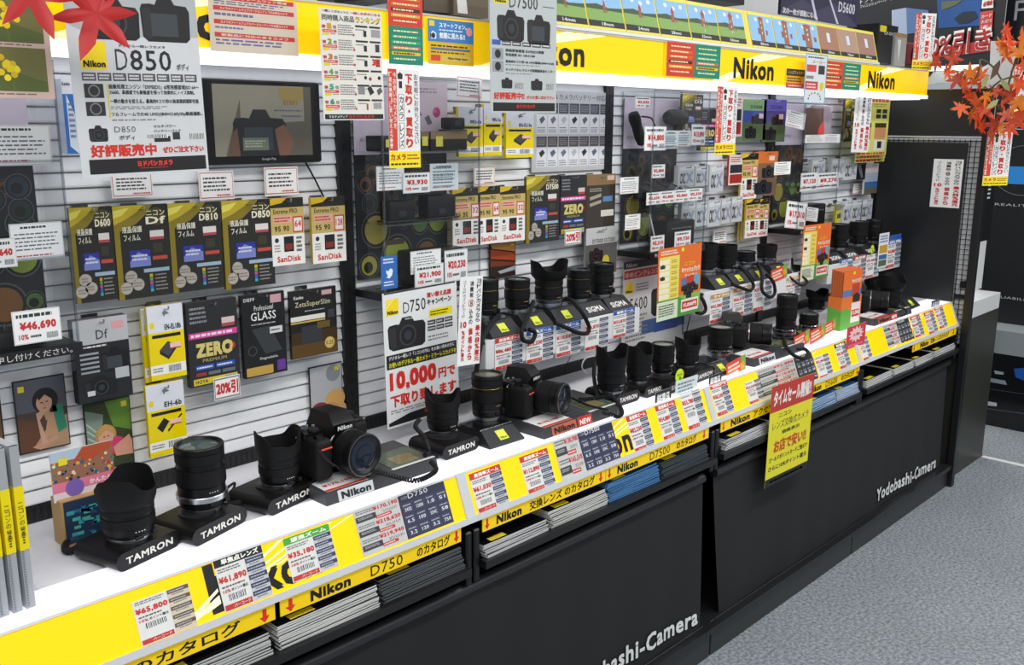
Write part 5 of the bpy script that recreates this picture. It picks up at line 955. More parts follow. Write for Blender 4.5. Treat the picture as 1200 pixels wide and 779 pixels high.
# packages on top of the gondola
def topbox(tl, br, y, label, col, name='storage_box', th=.12, marks=None):
    p = PS(tl, br, y, col, th, col, 'satin')
    if marks: marks(p)
    p.done(name, label, 'box')
topbox((338, -40), (392, 12), -.12, 'black printed box on top of the gondola above the ranking sheet', '2a2a2c', marks=lambda p: p.r(.2, .5, .6, .92, 'd8d020', 2))
topbox((496, -40), (530, 16), -.13, 'brown package on top of the gondola, left of two', '5a4e42', 'strap_bag'); topbox((531, -40), (572, 22), -.14, 'brown package on top of the gondola, right of two', '665a4a', 'strap_bag', marks=lambda p: p.pg([(.05, .2), (.3, .2), (.4, .95), (.12, .95)], 'dcdcda', 2))
topbox((420, -40), (455, 4), -.12, 'dark package on top of the gondola beside the red and green notice', '3a3634')
topbox((800, -30), (872, 6), -.06, 'long black box on top of the gondola behind the tower board', '151517')
def d_night(p): p.r(0, 0, 1, 1, '2a2a48', 1.2).pg([(0, .9), (.25, .45), (.45, .7), (.65, .4), (.9, .75), (1, 1), (0, 1)], '42405c', 1.6).pg([(.30, 0), (.33, 0), (.46, 1), (.43, 1)], 'c8c8e0', 2).pg([(.55, .1), (.57, .1), (.74, 1), (.71, 1)], 'c8c8e0', 2).t('D5600', .72, .3, .95, .62, 'd8d8e4', 3, .02).t('次の一枚が感動になる。', .02, .78, .45, .96, 'e8e8f0', 3, .02)
def onN(): pass
sheet(d_night, (917, -25), (1004, 32), 'night_sky_poster', 'night sky camera poster standing behind the tower board', 'poster', y=-.04, bg='26263c', th=.01)
topbox((1030, 27), (1049, 76), -.09, 'black camera box with a yellow badge on top of the gondola', '19191b', 'camera_box', .10, lambda p: p.r(.08, .04, .4, .2, 'd8c820', 2).t('CF-DCT', .3, .18, .9, .26, 'c8c8c8'))
topbox((1050, 38), (1060, 78), -.10, 'kraft topped plastic wrapped package beside the black camera box', 'a0a09c', 'wrapped_package', .06, lambda p: p.r(0, 0, 1, .12, 'a07a50', 2).pg([(.2, .2), (.5, .2), (.4, .9)], 'd8dcdc', 2))
t = thing('red_camera_bag', 'red camera case with a round black front on top of the gondola', 'camera case', tuple(onY(1068, 76, -.10))); obj('body', G().box((-.05, 0, 0), (.05, .05, .085), '6a1a20', 'cloth', .012, None, 2), t); obj('round_front', G().lathe([(.034, 0), (.034, .02), (.028, .024), (.01, .024)], '141416', 'rubber', 24, Matrix.Translation((.025, 0, .045)) @ Matrix.Rotation(radians(90), 4, 'X')), t)

# ======================= price cards =======================
def facecard(tl, br, fn, args, name, label, cat='price card', off=.002, th=.0006, bg='e6e6e2'):
    a = onF(*tl, off); b_ = onF(*br, off); W = b_.x-a.x; H = (a-b_).dot(FUP); m = (a+b_)/2
    p = P(W, H, bg, th, None, 'paper', m); fn(p, *args); return p.done(name, label, cat, None, 0, -FT)
facecard((154, 706), (232, 732), d_price, (None, '¥65,800', '', 'tan'), 'price_card', 'price card reading 65,800 yen on the yellow counter front')
facecard((236, 664), (262, 716), lambda p: p, (), 'backing_card', 'black card edge behind the 61,890 yen price card', off=.0012, bg='18181a')
facecard((249, 657), (320, 696), d_price, ('1c1c1e', '¥61,890', '単焦点レンズ'), 'price_card', 'large black topped price card on the nearest counter front')
facecard((331, 632), (397, 662), d_price, ('4cae3c', '¥35,180', '望遠ズーム'), 'price_card', 'green topped price card reading 35,180 yen')
facecard((413, 600), (532, 611), d_spec, ('D750', ['¥170,190', '¥218,620', '¥219,940'], '30324a'), 'specification_card', 'wide dark specification card on the nearest yellow counter front')
facecard((549, 556), (597, 588), d_price, ('cf3a30', '¥61,030'), 'price_card', 'red topped price card just right of the nearest seam')
facecard((608, 536), (652, 567), d_price, ('cf3a30', '¥112,890'), 'price_card', 'red topped price card left of the navy specification card')
facecard((647, 517), (728, 537), d_spec, ('D7500', ['¥130,900', '¥165,510'], '262a4c', .4), 'specification_card', 'wide navy specification card under the middle camera')
a = onF(654, 556, .004); 
facecard((733, 488), (768, 522), d_price, ('cf3a30', '¥82,230'), 'price_card', 'red topped price card right of the black lettering')
facecard((767, 476), (801, 508), d_price, ('cf3a30', '¥54,880'), 'price_card', 'red topped price card under the black special tag')
facecard((796, 463), (830, 496), d_price, (None, '¥53,780', '', 'blk'), 'price_card', 'long price card below the neon star sticker')
def onfr(px, py, y=-.352): return onY(px, py, y)
sheet(lambda p: p.r(0, 0, 1, 1, '28282a', 1).t('特選品', .1, .15, .9, .85, 'e8e8e4', 3, .03), (768, 460), (786, 474), 'special_tag', 'black tag reading special selection in Japanese above a price card', 'tag', y=-.352)
sheet(lambda p: p.r(0, 0, 1, .7, 'dce6e8', 1).ln(.1, .08, .9, .62, 4, '7a8a90').r(0, .7, 1, 1, 'd8cca8', 1).ln(.1, .76, .7, .92, 1, '6a5a40'), (792, 447), (816, 470), 'shelf_card', 'pale blue card standing behind the long price card', 'card', y=-.352)
facecard((831, 451), (861, 481), d_price, ('cf3a30', '¥58,530'), 'price_card', 'red topped price card reading 58,530 yen right of the counter seam')
sheet(lambda p: p.r(0, 0, 1, 1, '28282a', 1).t('特選品', .1, .15, .9, .85, 'e8e8e4', 3, .03), (831, 441), (845, 451), 'special_tag', 'black tag behind the 58,530 yen price card', 'tag', y=-.352)
facecard((872, 449), (897, 467), d_price, (None, '¥23,620', '', 'blk'), 'price_card', 'price card reading 23,620 yen without a coloured top')
facecard((886, 435), (959, 443), d_spec, ('D5600', ['¥92,990', '¥110,620', '¥101,650'], '26282c', .66), 'specification_card', 'wide dark specification card partly behind the hanging sale notice')
facecard((954, 419), (977, 438), d_price, (None, '¥32,090', '', 'blk'), 'price_card', 'price card reading 32,090 yen')
facecard((977, 404), (998, 428), d_price, ('28282a', '¥38,120', '特選品'), 'price_card', 'small black topped price card left of the sunburst card')
facecard((1005, 397), (1023, 419), d_price, (None, '¥36,820', '', 'blk'), 'price_card', 'price card under the red sunburst card')
def d_burst(p):
    p.r(0, 0, 1, 1, 'd83a48', 1); pts = []
    for k in range(24): q = .42 if k % 2 == 0 else .27; pts.append((.5+q*cos(k*pi/12), .42+q*.9*sin(k*pi/12)))
    p.pg(pts, 'f8d0d0', 2).t('人気!', .3, .36, .7, .5, 'd83a48', 3, .03).r(.1, .84, .9, .95, 'e86a90', 2)
sheet(d_burst, (993, 384), (1013, 402), 'sunburst_card', 'red card with a pale sunburst over the counter edge', 'card', y=-.375)
facecard((1034, 382), (1071, 396), d_spec, ('D5300', ['¥60,450', '¥88,080', '¥71,460'], '26282c', .5), 'specification_card', 'dark specification card at the far end of the counter')
facecard((1066, 372), (1084, 392), d_price, ('b8403a', '¥65,050'), 'price_card', 'first red topped card from the right of the far specification card')
facecard((1082, 367), (1100, 388), d_price, ('cf3a30', '¥79,510'), 'price_card', 'second last red topped card at the far end of the counter')
facecard((1094, 360), (1111, 382), d_price, ('cf3a30', '¥95,120'), 'price_card', 'last red topped card at the far end of the counter')
sheet(lambda p: p.r(0, 0, 1, 1, '24242e', 1).t('特選品', .1, .15, .9, .85, 'c8c8d4', 3, .03), (1092, 353), (1100, 360), 'special_tag', 'small black tag above the last price card', 'tag', y=-.352)
def d_sale(p): p.r(0, 0, 1, 1, 'e0452c', 1).pg([(.72, 0), (1, 0), (1, 1), (.85, 1)], '78b040', 1.5).ln(.08, .15, .7, .85, 3, 'fbe8c8', 2, .6).pg([(.7, .4), (.9, .3), (.95, .7), (.75, .75)], 'e8a030', 2.2)
for a, b_, l, y in (((852, 424), (873, 437), 'beside the camera block in the third bay', -.335), ((931, 393), (948, 403), 'left of three in front of the tall lens', -.33), ((950, 386), (966, 396), 'middle of three in front of the tall lens', -.33), ((967, 378), (979, 387), 'right of three beside the orange box', -.33), ((904, 315), (922, 326), 'at the end of the second riser', -.165)):
    sheet(d_sale, a, b_, 'sale_card', 'small red and green tilted card '+l, 'card', y=y, roll=-.12, bg='e0452c')
def star(c1, c2, pc, y, s, label):
    g = G(); q = onY(*pc, y)
    for (dx, dy, c, R) in ((.42*s, .001, c2, s*.85), (0, -.001, c1, s)):
        pts = []
        for k in range(40): rr = R*(1 if k % 2 else .88); pts.append((dx+rr*cos(k*pi/20), rr*sin(k*pi/20)))
        g.prism(pts, dy, dy+.0008, c, 'paper')
    g.text('セット', -s*.6, -s*.05, s*.6, s*.35, -.0018, 'd83a20', 'paper', None, .04).text('購入', -s*.1, -s*.6, s*.5, -s*.15, -.0018, '2a7a30', 'paper', None, .04)
    o = obj('star_sticker', g, None, 0); o.location = q; tag(o, label, 'sticker')
star('c8f020', 'ff6a40', (796, 440), -.345, .019, 'neon green and orange star sticker on the counter'); star('d0f020', 'ff5a30', (1022, 292), -.17, .017, 'neon green and orange star sticker on the farthest riser')

# ======================= risers =======================
def riser(x0, x1, label, cards):
    t = thing('lens_riser', label, 'riser shelf', (x0, 0, 0)); W = x1-x0
    obj('shelf_plate', G().box((0, -.158, .958), (W, -.008, .964), 'd4d6d8', 'satin'), t, 0)
    obj('price_board', G().box((0, -.162, .897), (W, -.158, .967), 'e4e5e6', 'satin', .001).box((0, -.158, .897), (.002, -.12, .967), 'c8cacc', 'satin'), t, 0)
    for s in (.03, W-.04): obj('bracket', G().box((s, -.13, .93), (s+.01, -.01, .958), '1c1c1e', 'satin'), t, 0)
    for a, b_, top, pr, tt, l in cards: sheet(d_price, a, b_, 'price_card', l, 'price card', y=-.1635, args=(top, pr, tt))
riser(.272, .868, 'white riser shelf of lenses in the second bay', (((580, 397), (612, 427), 'cf3a30', '¥86,480', '高倍率ズーム', 'red topped price card reading 86,480 yen on the riser'), ((617, 388), (648, 419), '2c62b8', '¥73,230', '標準ズーム', 'blue topped price card, first blue one on the nearest riser'), ((652, 381), (680, 412), '2c62b8', '¥110,810', '標準ズーム', 'blue topped price card, middle blue one on the nearest riser'), ((686, 376), (712, 405), None, '¥36,870', '', 'price card without a coloured top on the nearest riser'), ((719, 365), (743, 391), '2c62b8', '¥33,870', '標準ズーム', 'blue topped price card at the right end of the nearest riser')))
riser(1.19, 1.80, 'white riser shelf of lenses in the third bay', (((833, 346), (854, 374), 'c89a50', '¥45,300', 'マイクロ', 'tan topped price card, left on the second riser'), ((860, 338), (880, 366), 'c89a50', '¥56,410', 'マイクロ', 'tan topped price card, second on the second riser'), ((884, 332), (903, 360), None, '¥29,910', '', 'price card without coloured top on the second riser'), ((922, 326), (937, 345), 'c89a50', '¥40,100', 'マイクロ', 'tan topped price card at the right end of the second riser')))
riser(2.0, 2.645, 'white riser shelf of lenses at the far end', (((984, 305), (998, 326), '2c62b8', '¥80,110', '広角', 'blue topped price card, left on the farthest riser'), ((1000, 301), (1013, 328), 'b8403a', '¥61,100', '高倍率', 'dark red topped price card on the farthest riser'), ((1016, 299), (1029, 323), None, '¥75,460', '', 'price card beside the star sticker on the farthest riser'), ((1040, 282), (1054, 311), '2c62b8', '¥50,880', '広角', 'blue topped price card, right on the farthest riser')))
sheet(lambda p: p.r(0, 0, 1, .3, 'e8eaec', 1).r(.1, .35, .9, .58, 'd0a030', 1.5).r(.1, .62, .9, .76, '3868a8', 1.5).r(.1, .78, .9, .96, '5a6848', 1.5).ln(.1, .05, .9, .28, 3, '4a6ab0'), (1031, 274), (1039, 312), 'leaflet', 'narrow white leaflet with small pictures on the farthest riser', 'leaflet', y=-.168)
sheet(lambda p: p.r(0, 0, 1, .3, '2c68c8', 1).r(0, .3, 1, 1, 'cfd6e0', 1).ln(.1, .35, .9, .9, 6, '5a6070'), (1044, 276), (1054, 300), 'leaflet', 'blue and white leaflet standing at the end of the farthest riser', 'leaflet', y=-.155)

# ======================= lens stands =======================
def frame_of(P0, P1): 
    d = P1-P0; return (P0+P1)/2, atan2(d.y, d.x), d.length
def pill_base(p0, p1, label, z=.7705, word='TAMRON'):
    m, a, W = frame_of(onZ(*p0, z), onZ(*p1, z)); W *= 1.16
    t = thing('lens_stand', label, 'lens stand', (m.x, m.y, z), a); H = .030; r = H/2
    pts = [(-W/2+r+r*cos(q), r+r*sin(q)) for q in [pi/2+k*pi/10 for k in range(11)]]+[(W/2-r+r*cos(q), r+r*sin(q)) for q in [-pi/2+k*pi/10 for k in range(11)]]
    obj('base', G().prism(pts, 0, .102, '121213', 'plastic'), t)
    obj('front_lettering', G().text(word, -W*.36, r-.006, W*.36, r+.006, -.0006, 'dcdad2', 'paper', None, .03), t, 0)
    obj('seat_ring', G().lathe([(.031, 0), (.031, .003), (.028, .004)], '232325', 'plastic', 32, Matrix.Translation((0, .052, H))), t)
    return t
def wedge_base(p0, p1, z, label, word=None, W=.105, y=None, dep=.11, x=None, plate=True, h1=.030):
    if x is None: m, a, _ = frame_of(onZ(*p0, z), onZ(*p1, z))
    else: m = Vector((x, y, z)); a = 0
    t = thing('lens_stand', label, 'lens stand', (m.x, m.y, z), a); sl = .034
    vs = [(-W/2, 0, 0), (W/2, 0, 0), (W/2, 0, .004), (-W/2, 0, .004), (-W/2+.006, sl, h1), (W/2-.006, sl, h1), (W/2-.006, dep, h1), (-W/2+.006, dep, h1), (W/2, dep, 0), (-W/2, dep, 0)]
    obj('base', G().add(vs, [(0, 1, 2, 3), (3, 2, 5, 4), (4, 5, 6, 7), (7, 6, 8, 9), (0, 3, 4, 7, 9), (1, 8, 6, 5, 2), (0, 9, 8, 1)], '232426', 'satin'), t, 0)
    M = Matrix.Translation((0, 0, .004)) @ Matrix.Rotation(-atan2(sl, h1-.004), 4, 'X')
    if word: obj('front_lettering', G().text(word, -W*.32, .012, W*.32, .030, -.0006, 'e4e4e0', 'paper', M, .035), t, 0)
    else: obj('yellow_badge', G().box((-.013, -.0006, .010), (.013, 0, .036), 'dfe83a', 'paper', 0, M).text('Nikon', -.009, .013, .009, .019, -.0010, '5a6010', 'paper', M), t, 0)
    if plate: obj('clear_plate', G().box((-W/2+.004, sl+.002, h1), (W/2-.004, dep, h1+.004), 'ffffff', 'acrylic_edge', .001), t, 0)
    return t
pill_base((143, 671), (208, 640), 'black rounded lens stand with white lettering, nearest on the counter')
pill_base((231, 641), (286, 612), 'black rounded lens stand with white lettering, second from the left')
pill_base((319, 605), (370, 580), 'black rounded lens stand with white lettering, left of the nearest camera')
pill_base((522, 540), (559, 526), 'black rounded lens stand with white lettering beside the counter seam')
pill_base((724, 477), (748, 469), 'black rounded lens stand with white lettering right of the middle camera')
pill_base((757, 467), (779, 459), 'black rounded lens stand with white lettering, second right of the middle camera')
pill_base((814, 450), (836, 441), 'black rounded lens stand with white lettering beside the neon star sticker')
pill_base((785, 462), (803, 455), 'black rounded lens stand half behind the neon star sticker', word='SIGMA')
wedge_base((577, 526), (612, 515), .7705, 'dark grey lens stand with yellow badge left of the middle camera')
wedge_base((838, 444), (866, 434), .7705, 'dark grey lens stand under the lens with clear ring in the third bay')
wedge_base((905, 412), (930, 403), .7705, 'dark grey lens stand under the tall lens left of the orange box')
wedge_base((935, 402), (955, 394), .7705, 'dark grey lens stand under the flat lens left of the orange box')
RZ = .9645
rx = {.368: 'first', .470: 'second', .585: 'third', .698: 'fourth', .798: 'fifth'}
for k, (x, wd) in enumerate(((.352, None), (.470, None), (.585, None), (.698, 'SIGMA'), (.800, 'SIGMA'))):
    wedge_base(None, None, RZ, 'dark lens stand on the nearest riser, %s from the left' % ('first', 'second', 'third', 'fourth', 'fifth')[k], wd, .102, -.156, .105, x, wd is None, .034)
for k, x in enumerate((1.315, 1.425, 1.551, 1.691)):
    wedge_base(None, None, RZ, 'dark lens stand on the second riser, %s from the left' % ('first', 'second', 'third', 'fourth')[k], None, .104, -.156, .105, x, True, .034)
for k, x in enumerate((2.10, 2.234, 2.404, 2.547)):
    wedge_base(None, None, RZ, 'dark lens stand on the farthest riser, %s from the left' % ('first', 'second', 'third', 'fourth')[k], 'SIGMA' if k < 2 else 'TAMRON', .118, -.156, .105, x, False, .034)

# ======================= lenses =======================
BK = '0e0e10'
def hood_petal(r0, r1, hh, a0, amp, th=.002, deep=.0):
    g = G(); seg = 64
    def wv(a, j):
        if j in (2, 3): return amp*(.5+.5*math.tanh(2.2*cos(2*(a-a0)))/.976)
        return 0
    g.lathe([(r0, 0), (r0+(r1-r0)*.8, hh*.22), (r1, hh-amp), (r1-th, hh-amp), (r0-th, 0)], '0b0b0c', 'rubber', seg, None, 0, 1, wv, False)
    return g
def lens_parts(t, R, H, hood=None, gold=False, chrome=False, M=None, a0=0, clearring=False, tint='4a5a58', flip=False, badge=None):
    """R barrel radius, H whole height incl. hood, built along +z of M"""
    M = M or Matrix.Identity(4); hh = 0
    if hood == 'petal': hh = min(.058, H*.44)
    elif hood == 'wide': hh = min(.06, H*.42)
    elif hood == 'cyl': hh = H*.42
    B = H-hh
    def put(nm, g): g.v = [tuple(M @ Vector(v)) for v in g.v]; return obj(nm, g, t)
    put('mount_ring', G().lathe([(R*.78, 0), (R*.78, .004), (R*.86, .0045), (R*.86, .008)], 'a8aaac' if not clearring else 'c8ccd0', 'metal', 40))
    g = G().lathe([(R*.86, .0075), (R*.93, .010), (R*.95, B*.22), (R*.93, B*.23), (R*.93, B*.25), (R*.96, B*.26), (R*.96, B*.40), (R*.94, B*.405)], BK, 'plastic', 48)
    g.box((-R*.3, -R*.99, B*.12), (R*.05, -R*.9, B*.20), '0c0c0d', 'plastic', .001)
    g.box((R*.5, -R*.88, B*.10), (R*.72, -R*.7, B*.22), '101012', 'plastic', .001)
    put('barrel', g)
    g = G()
    for k in range(4):
        a = -pi*.5+(-.25+k*.12); u = R*.965
        g.box((-.0010, -.0002, -.0007), (.0010, .0002, .0007), 'd8d8d4' if not gold else 'c8a850', 'paper', 0, Matrix.Rotation(a+pi/2, 4, 'Z') @ Matrix.Translation((0, -u, B*.33)))
    put('barrel_marks', g)
    put('zoom_ring', G().lathe([(R*.96, B*.41), (R*.995, B*.415), (R*.995, B*.66), (R*.96, B*.665)], '0a0a0b', 'rubber', 120, None, R*.012))
    g = G().lathe([(R*.95, B*.665), (R*.965, B*.67), (R*.965, B*.75), (R*.955, B*.755)], BK, 'plastic', 48)
    if gold: put('gold_ring', G().lathe([(R*.964, B*.705), (R*.972, B*.708), (R*.972, B*.715), (R*.964, B*.718)], 'b08c3c', 'metal', 48))
    if chrome: put('silver_band', G().lathe([(R*1.02, B*.18), (R*1.04, B*.19), (R*1.04, B*.26), (R*1.02, B*.27)], 'b8bcc0', 'metal', 48))
    put('middle_ring', g)
    put('focus_ring', G().lathe([(R*.955, B*.755), (R*.985, B*.76), (R*.985, B*.90), (R*.96, B*.905)], '0b0b0c', 'rubber', 100, None, R*.010))
    put('front_rim', G().lathe([(R*.96, B*.905), (R, B*.91), (R, B*.985), (R*.97, B), (R*.86, B), (R*.80, B*.965)], '101012', 'plastic', 48, None, 0, 1, None, False))
    put('front_element', G().lathe([(R*.82, B*.962), (R*.70, B*.967), (R*.5, B*.975), (R*.25, B*.981), (.0001, B*.983)], tint, 'glass_dark', 40, None, 0, 1, None, False))
    if hood in ('petal', 'wide'):
        k = 1.13 if hood == 'petal' else 1.34
        g = hood_petal(R*1.02, R*k, hh, a0, hh*.5); g.v = [(x, y, z+B*.97) for x, y, z in g.v]; put('lens_hood', g)
    elif hood == 'cyl': g = G().lathe([(R*1.02, 0), (R*1.06, hh*.3), (R*1.06, hh), (R*1.03, hh), (R*1.0, 0)], '0b0b0c', 'rubber', 48, None, 0, 1, None, False); g.v = [(x, y, z+B*.97) for x, y, z in g.v]; put('lens_hood', g)
    if clearring: put('clear_ring', G().lathe([(R*.8, .0), (R*1.02, .002), (R*1.04, .016), (R*.98, .018)], 'ffffff', 'acrylic_edge', 40))
def lens(label, foot, top, wpx, z=None, y=None, fix=None, **kw):
    p = onZ(*foot, z) if z else onY(*foot, y)
    if fix is not None: p = Vector((p.x, p.y, fix))
    H = height_at(p, top)-p.z; R = wpx/2*depth(p)/FPX
    t = thing('camera_lens', label, 'lens', p, kw.pop('rz', .1)); lens_parts(t, R, H, **kw)
    return t
A0 = radians(-30)
lens('black lens with petal hood standing nearest on the counter', (152, 628), 552, 60, z=.8008, hood='petal', a0=A0+1.2)
lens('tall black lens with silver ring and bare front glass, second on the counter', (238, 594), 519, 56, z=.8008, chrome=True)
lens('black lens with petal hood left of the nearest camera', (328, 566), 502, 47, z=.8008, hood='petal', a0=A0+.2)
lens('black lens with petal hood in front of the campaign poster', (519, 505), 455, 37, z=.8008, hood='petal', a0=A0-.3)
lens('black lens with wide front filter left of the middle camera', (571, 489), 437, 37, z=.8048, gold=True, tint='6a6450')
lens('tall black lens with petal hood right of the middle camera', (716, 459), 403, 33, z=.8008, hood='petal', a0=A0)
lens('black lens with petal hood, second right of the middle camera', (748, 447), 402, 29, z=.8008, hood='petal', a0=A0+.5)
lens('short black lens with bare pale front glass between two hooded ones', (776, 438), 402, 27, z=.8008, tint='8a9088')
lens('black lens with petal hood behind the neon star sticker', (805, 429), 393, 27, z=.8008, hood='petal', a0=A0)
lens('black lens with clear ring at its foot in the third bay', (843, 415), 382, 29, z=.8048, clearring=True, tint='8a8c84')
lens('tall black lens with clear foot left of the orange box', (920, 391), 345, 24, z=.8048, clearring=True)
lens('flat black lens left of the orange box', (947, 386), 367, 22, z=.8048, clearring=True)
lens('black lens with a very wide petal hood behind the orange box', (956, 364), 338, 19, z=.772, hood='wide', a0=A0)
def lens_r(label, foot, top, wpx, **kw): return lens(label, foot, top, wpx, y=-.085, fix=1.0027 if kw.pop('pl', True) else .9987, **kw)
lens_r('black lens with gold lettering on the nearest riser, first from the left', (570, 373), 326, 29, gold=True)
lens_r('black lens with gold ring on the nearest riser, second from the left', (606, 364), 326, 30, gold=True)
lens_r('black lens with wide petal hood on the nearest riser', (643, 355), 303, 33, hood='wide', gold=True, clearring=True, a0=A0)
lens_r('black lens on the nearest riser, second from the right', (678, 347), 315, 28, pl=False, gold=True)
lens_r('black lens on the nearest riser, rightmost', (705, 342), 308, 28, pl=False, tint='3a4a48')
lens_r('black lens with silver band on the second riser, leftmost', (827, 322), 284, 24, hood='cyl', chrome=True)
lens_r('black lens with plain round hood on the second riser', (850, 315), 286, 24, hood='cyl')
lens_r('low black lens on the second riser', (873, 311), 294, 23, clearring=True)
lens_r('black lens at the right end of the second riser', (898, 306), 286, 22, hood='cyl', clearring=True)
lens_r('black lens on the farthest riser, first from the left', (960, 296), 262, 20, pl=False)
lens_r('black lens on the farthest riser, second from the left', (982, 291), 262, 22, pl=False)
lens_r('black lens on the farthest riser, second from the right', (1005, 284), 259, 22, pl=False)
lens_r('black lens on the farthest riser, rightmost', (1023, 281), 257, 18, pl=False)
# big wide lens at the far end
p = onZ(1060, 360, .80); t = thing('camera_lens', 'large black ultra wide lens with flared hood at the far end of the counter', 'lens', (p.x, p.y+.06, .772), .2)
lens_parts(t, .042, .15, hood='wide', a0=A0+.4)
p = onZ(1070, 361, .7705); wedge_base((1060, 366), (1084, 356), .7705, 'dark lens stand with a grey badge at the far end of the counter', None, .12, plate=False, h1=.034)

# ======================= cameras =======================
def camera(label, loc, rz, llen, lr, sc=1, chrome=True, two=False):
    t = thing('slr_camera', label, 'camera', loc, rz); S = sc
    g = G()
    g.box((-.070, -.018, 0), (.070, .030, .076), '0f0f11', 'rubber', .008, None, 3)
    g.box((-.071, -.050, .002), (-.036, .006, .076), '0d0d0e', 'rubber', .011, None, 4)      # grip
    g.box((-.070, -.012, .070), (-.024, .028, .084), '101012', 'plastic', .005, None, 3); g.box((.028, -.012, .068), (.066, .028, .082), '101012', 'plastic', .005, None, 3)
    # prism hump
    for (w0, w1, z0, z1, y0, y1) in ((.034, .024, .070, .108, -.034, .034),):
        vs = [(-w0, y0+.008, z0), (w0, y0+.008, z0), (w0, y1, z0), (-w0, y1, z0), (-w1, y0, z1-.018), (w1, y0, z1-.018), (w1*.8, y1-.004, z1), (-w1*.8, y1-.004, z1), (-w1*.85, y0+.016, z1), (w1*.85, y0+.016, z1)]
        g.add(vs, [(3, 2, 1, 0), (0, 1, 5, 4), (4, 5, 9, 8), (8, 9, 6, 7), (1, 2, 6, 9, 5), (0, 4, 8, 7, 3), (2, 3, 7, 6)], '111113', 'plastic')
    g.v = [(x*S, y*S, z*S) for x, y, z in g.v]; obj('body', g, t, 50)
    def part(nm, g): g.v = [(x*S, y*S, z*S) for x, y, z in g.v]; return obj(nm, g, t)
    part('mode_dial', G().lathe([(.011, 0), (.011, .008), (.009, .0095)], '202022', 'plastic', 40, Matrix.Translation((.045, .01, .082)), .0005))
    part('shutter_button', G().lathe([(.010, 0), (.009, .004), (.005, .0055)], '3a3a3e', 'metal', 24, Matrix.Translation((-.053, -.032, .076))))
    part('red_accent', G().box((-.064, -.0512, .058), (-.040, -.046, .0615), 'd8452c', 'plastic', .0012, Matrix.Rotation(.0, 4, 'Z')))
    part('front_dial', G().lathe([(.009, 0), (.009, .004)], '26262a', 'rubber', 30, Matrix.Translation((-.05, -.012, .084)), .0004))
    M = Matrix.Translation((0, -.0345, .078)) @ Matrix.Rotation(radians(6), 4, 'X')
    part('front_lettering', G().text('Nikon', -.016, .001, .016, .0095, -.0012, 'f0f0ee', 'paper', Matrix.Translation((0, -.0262+.0262-.0265+.0262, 0)) @ M, .04))
    part('top_buttons', G().lathe([(.003, 0), (.003, .002)], '8a8a8c', 'plastic', 12, Matrix.Translation((-.034, .008, .084))).lathe([(.003, 0), (.003, .002)], '8a8a8c', 'plastic', 12, Matrix.Translation((-.042, .016, .084))).box((-.06, .0, .084), (-.045, .016, .0846), '3c4444', 'gloss'))
    for s in (-1, 1): part('strap_lug', G().tube([(s*.070, 0, .070), (s*.077, 0, .075), (s*.070, 0, .078)], .0013, '9a9a9c', 'metal', 6))
    part('mount_flange', G().lathe([(.036, 0), (.036, .006), (.033, .008)], 'b8babc' if chrome else '1c1c1e', 'metal' if chrome else 'plastic', 40, Matrix.Translation((.006, -.017, .040)) @ Matrix.Rotation(radians(90), 4, 'X')))
    lp = thing('attached_lens', 'x', 'x'); del lp['label']; del lp['category']; lp.parent = t
    lens_parts_sub = Matrix.Translation((.006*S, -.021*S, .040*S)) @ Matrix.Rotation(radians(90), 4, 'X')
    R = lr; H = llen; M = lens_parts_sub
    def put(nm, g): g.v = [tuple(M @ Vector(v)) for v in g.v]; return obj(nm, g, lp)
    put('lens_barrel', G().lathe([(R*.84, 0), (R*.95, .008), (R*.95, H*.3), (R*.92, H*.31), (R*.92, H*.36)], BK, 'plastic', 48))
    put('zoom_ring', G().lathe([(R*.93, H*.36), (R*.98, H*.37), (R*.98, H*.7), (R*.94, H*.71)], '0a0a0b', 'rubber', 110, None, R*.015))
    if chrome: put('silver_ring', G().lathe([(R*.95, H*.30), (R*1.0, H*.305), (R*1.0, H*.335), (R*.95, H*.34)], 'a8aaac', 'metal', 48))
    put('focus_ring', G().lathe([(R*.94, H*.71), (R*.99, H*.72), (R*.99, H*.88), (R*1.0, H*.89), (R*1.0, H*.98), (R*.98, H), (R*.86, H), (R*.72, H*.92)], '0f0f11', 'plastic', 48, None, 0, 1, None, False))
    put('filter_ring', G().lathe([(R*.985, H*.995), (R*.985, H*1.004), (R*.95, H*1.004), (R*.95, H*.995)], '8a8c8e', 'metal', 48, None, 0, 1, None, False))
    put('front_element', G().lathe([(R*.74, H*.93), (R*.66, H*.94), (R*.5, H*.955), (R*.48, H*.95), (R*.3, H*.965), (.0001, H*.97)], '1c2430', 'glass_dark', 40, None, 0, 1, None, False))
    return t
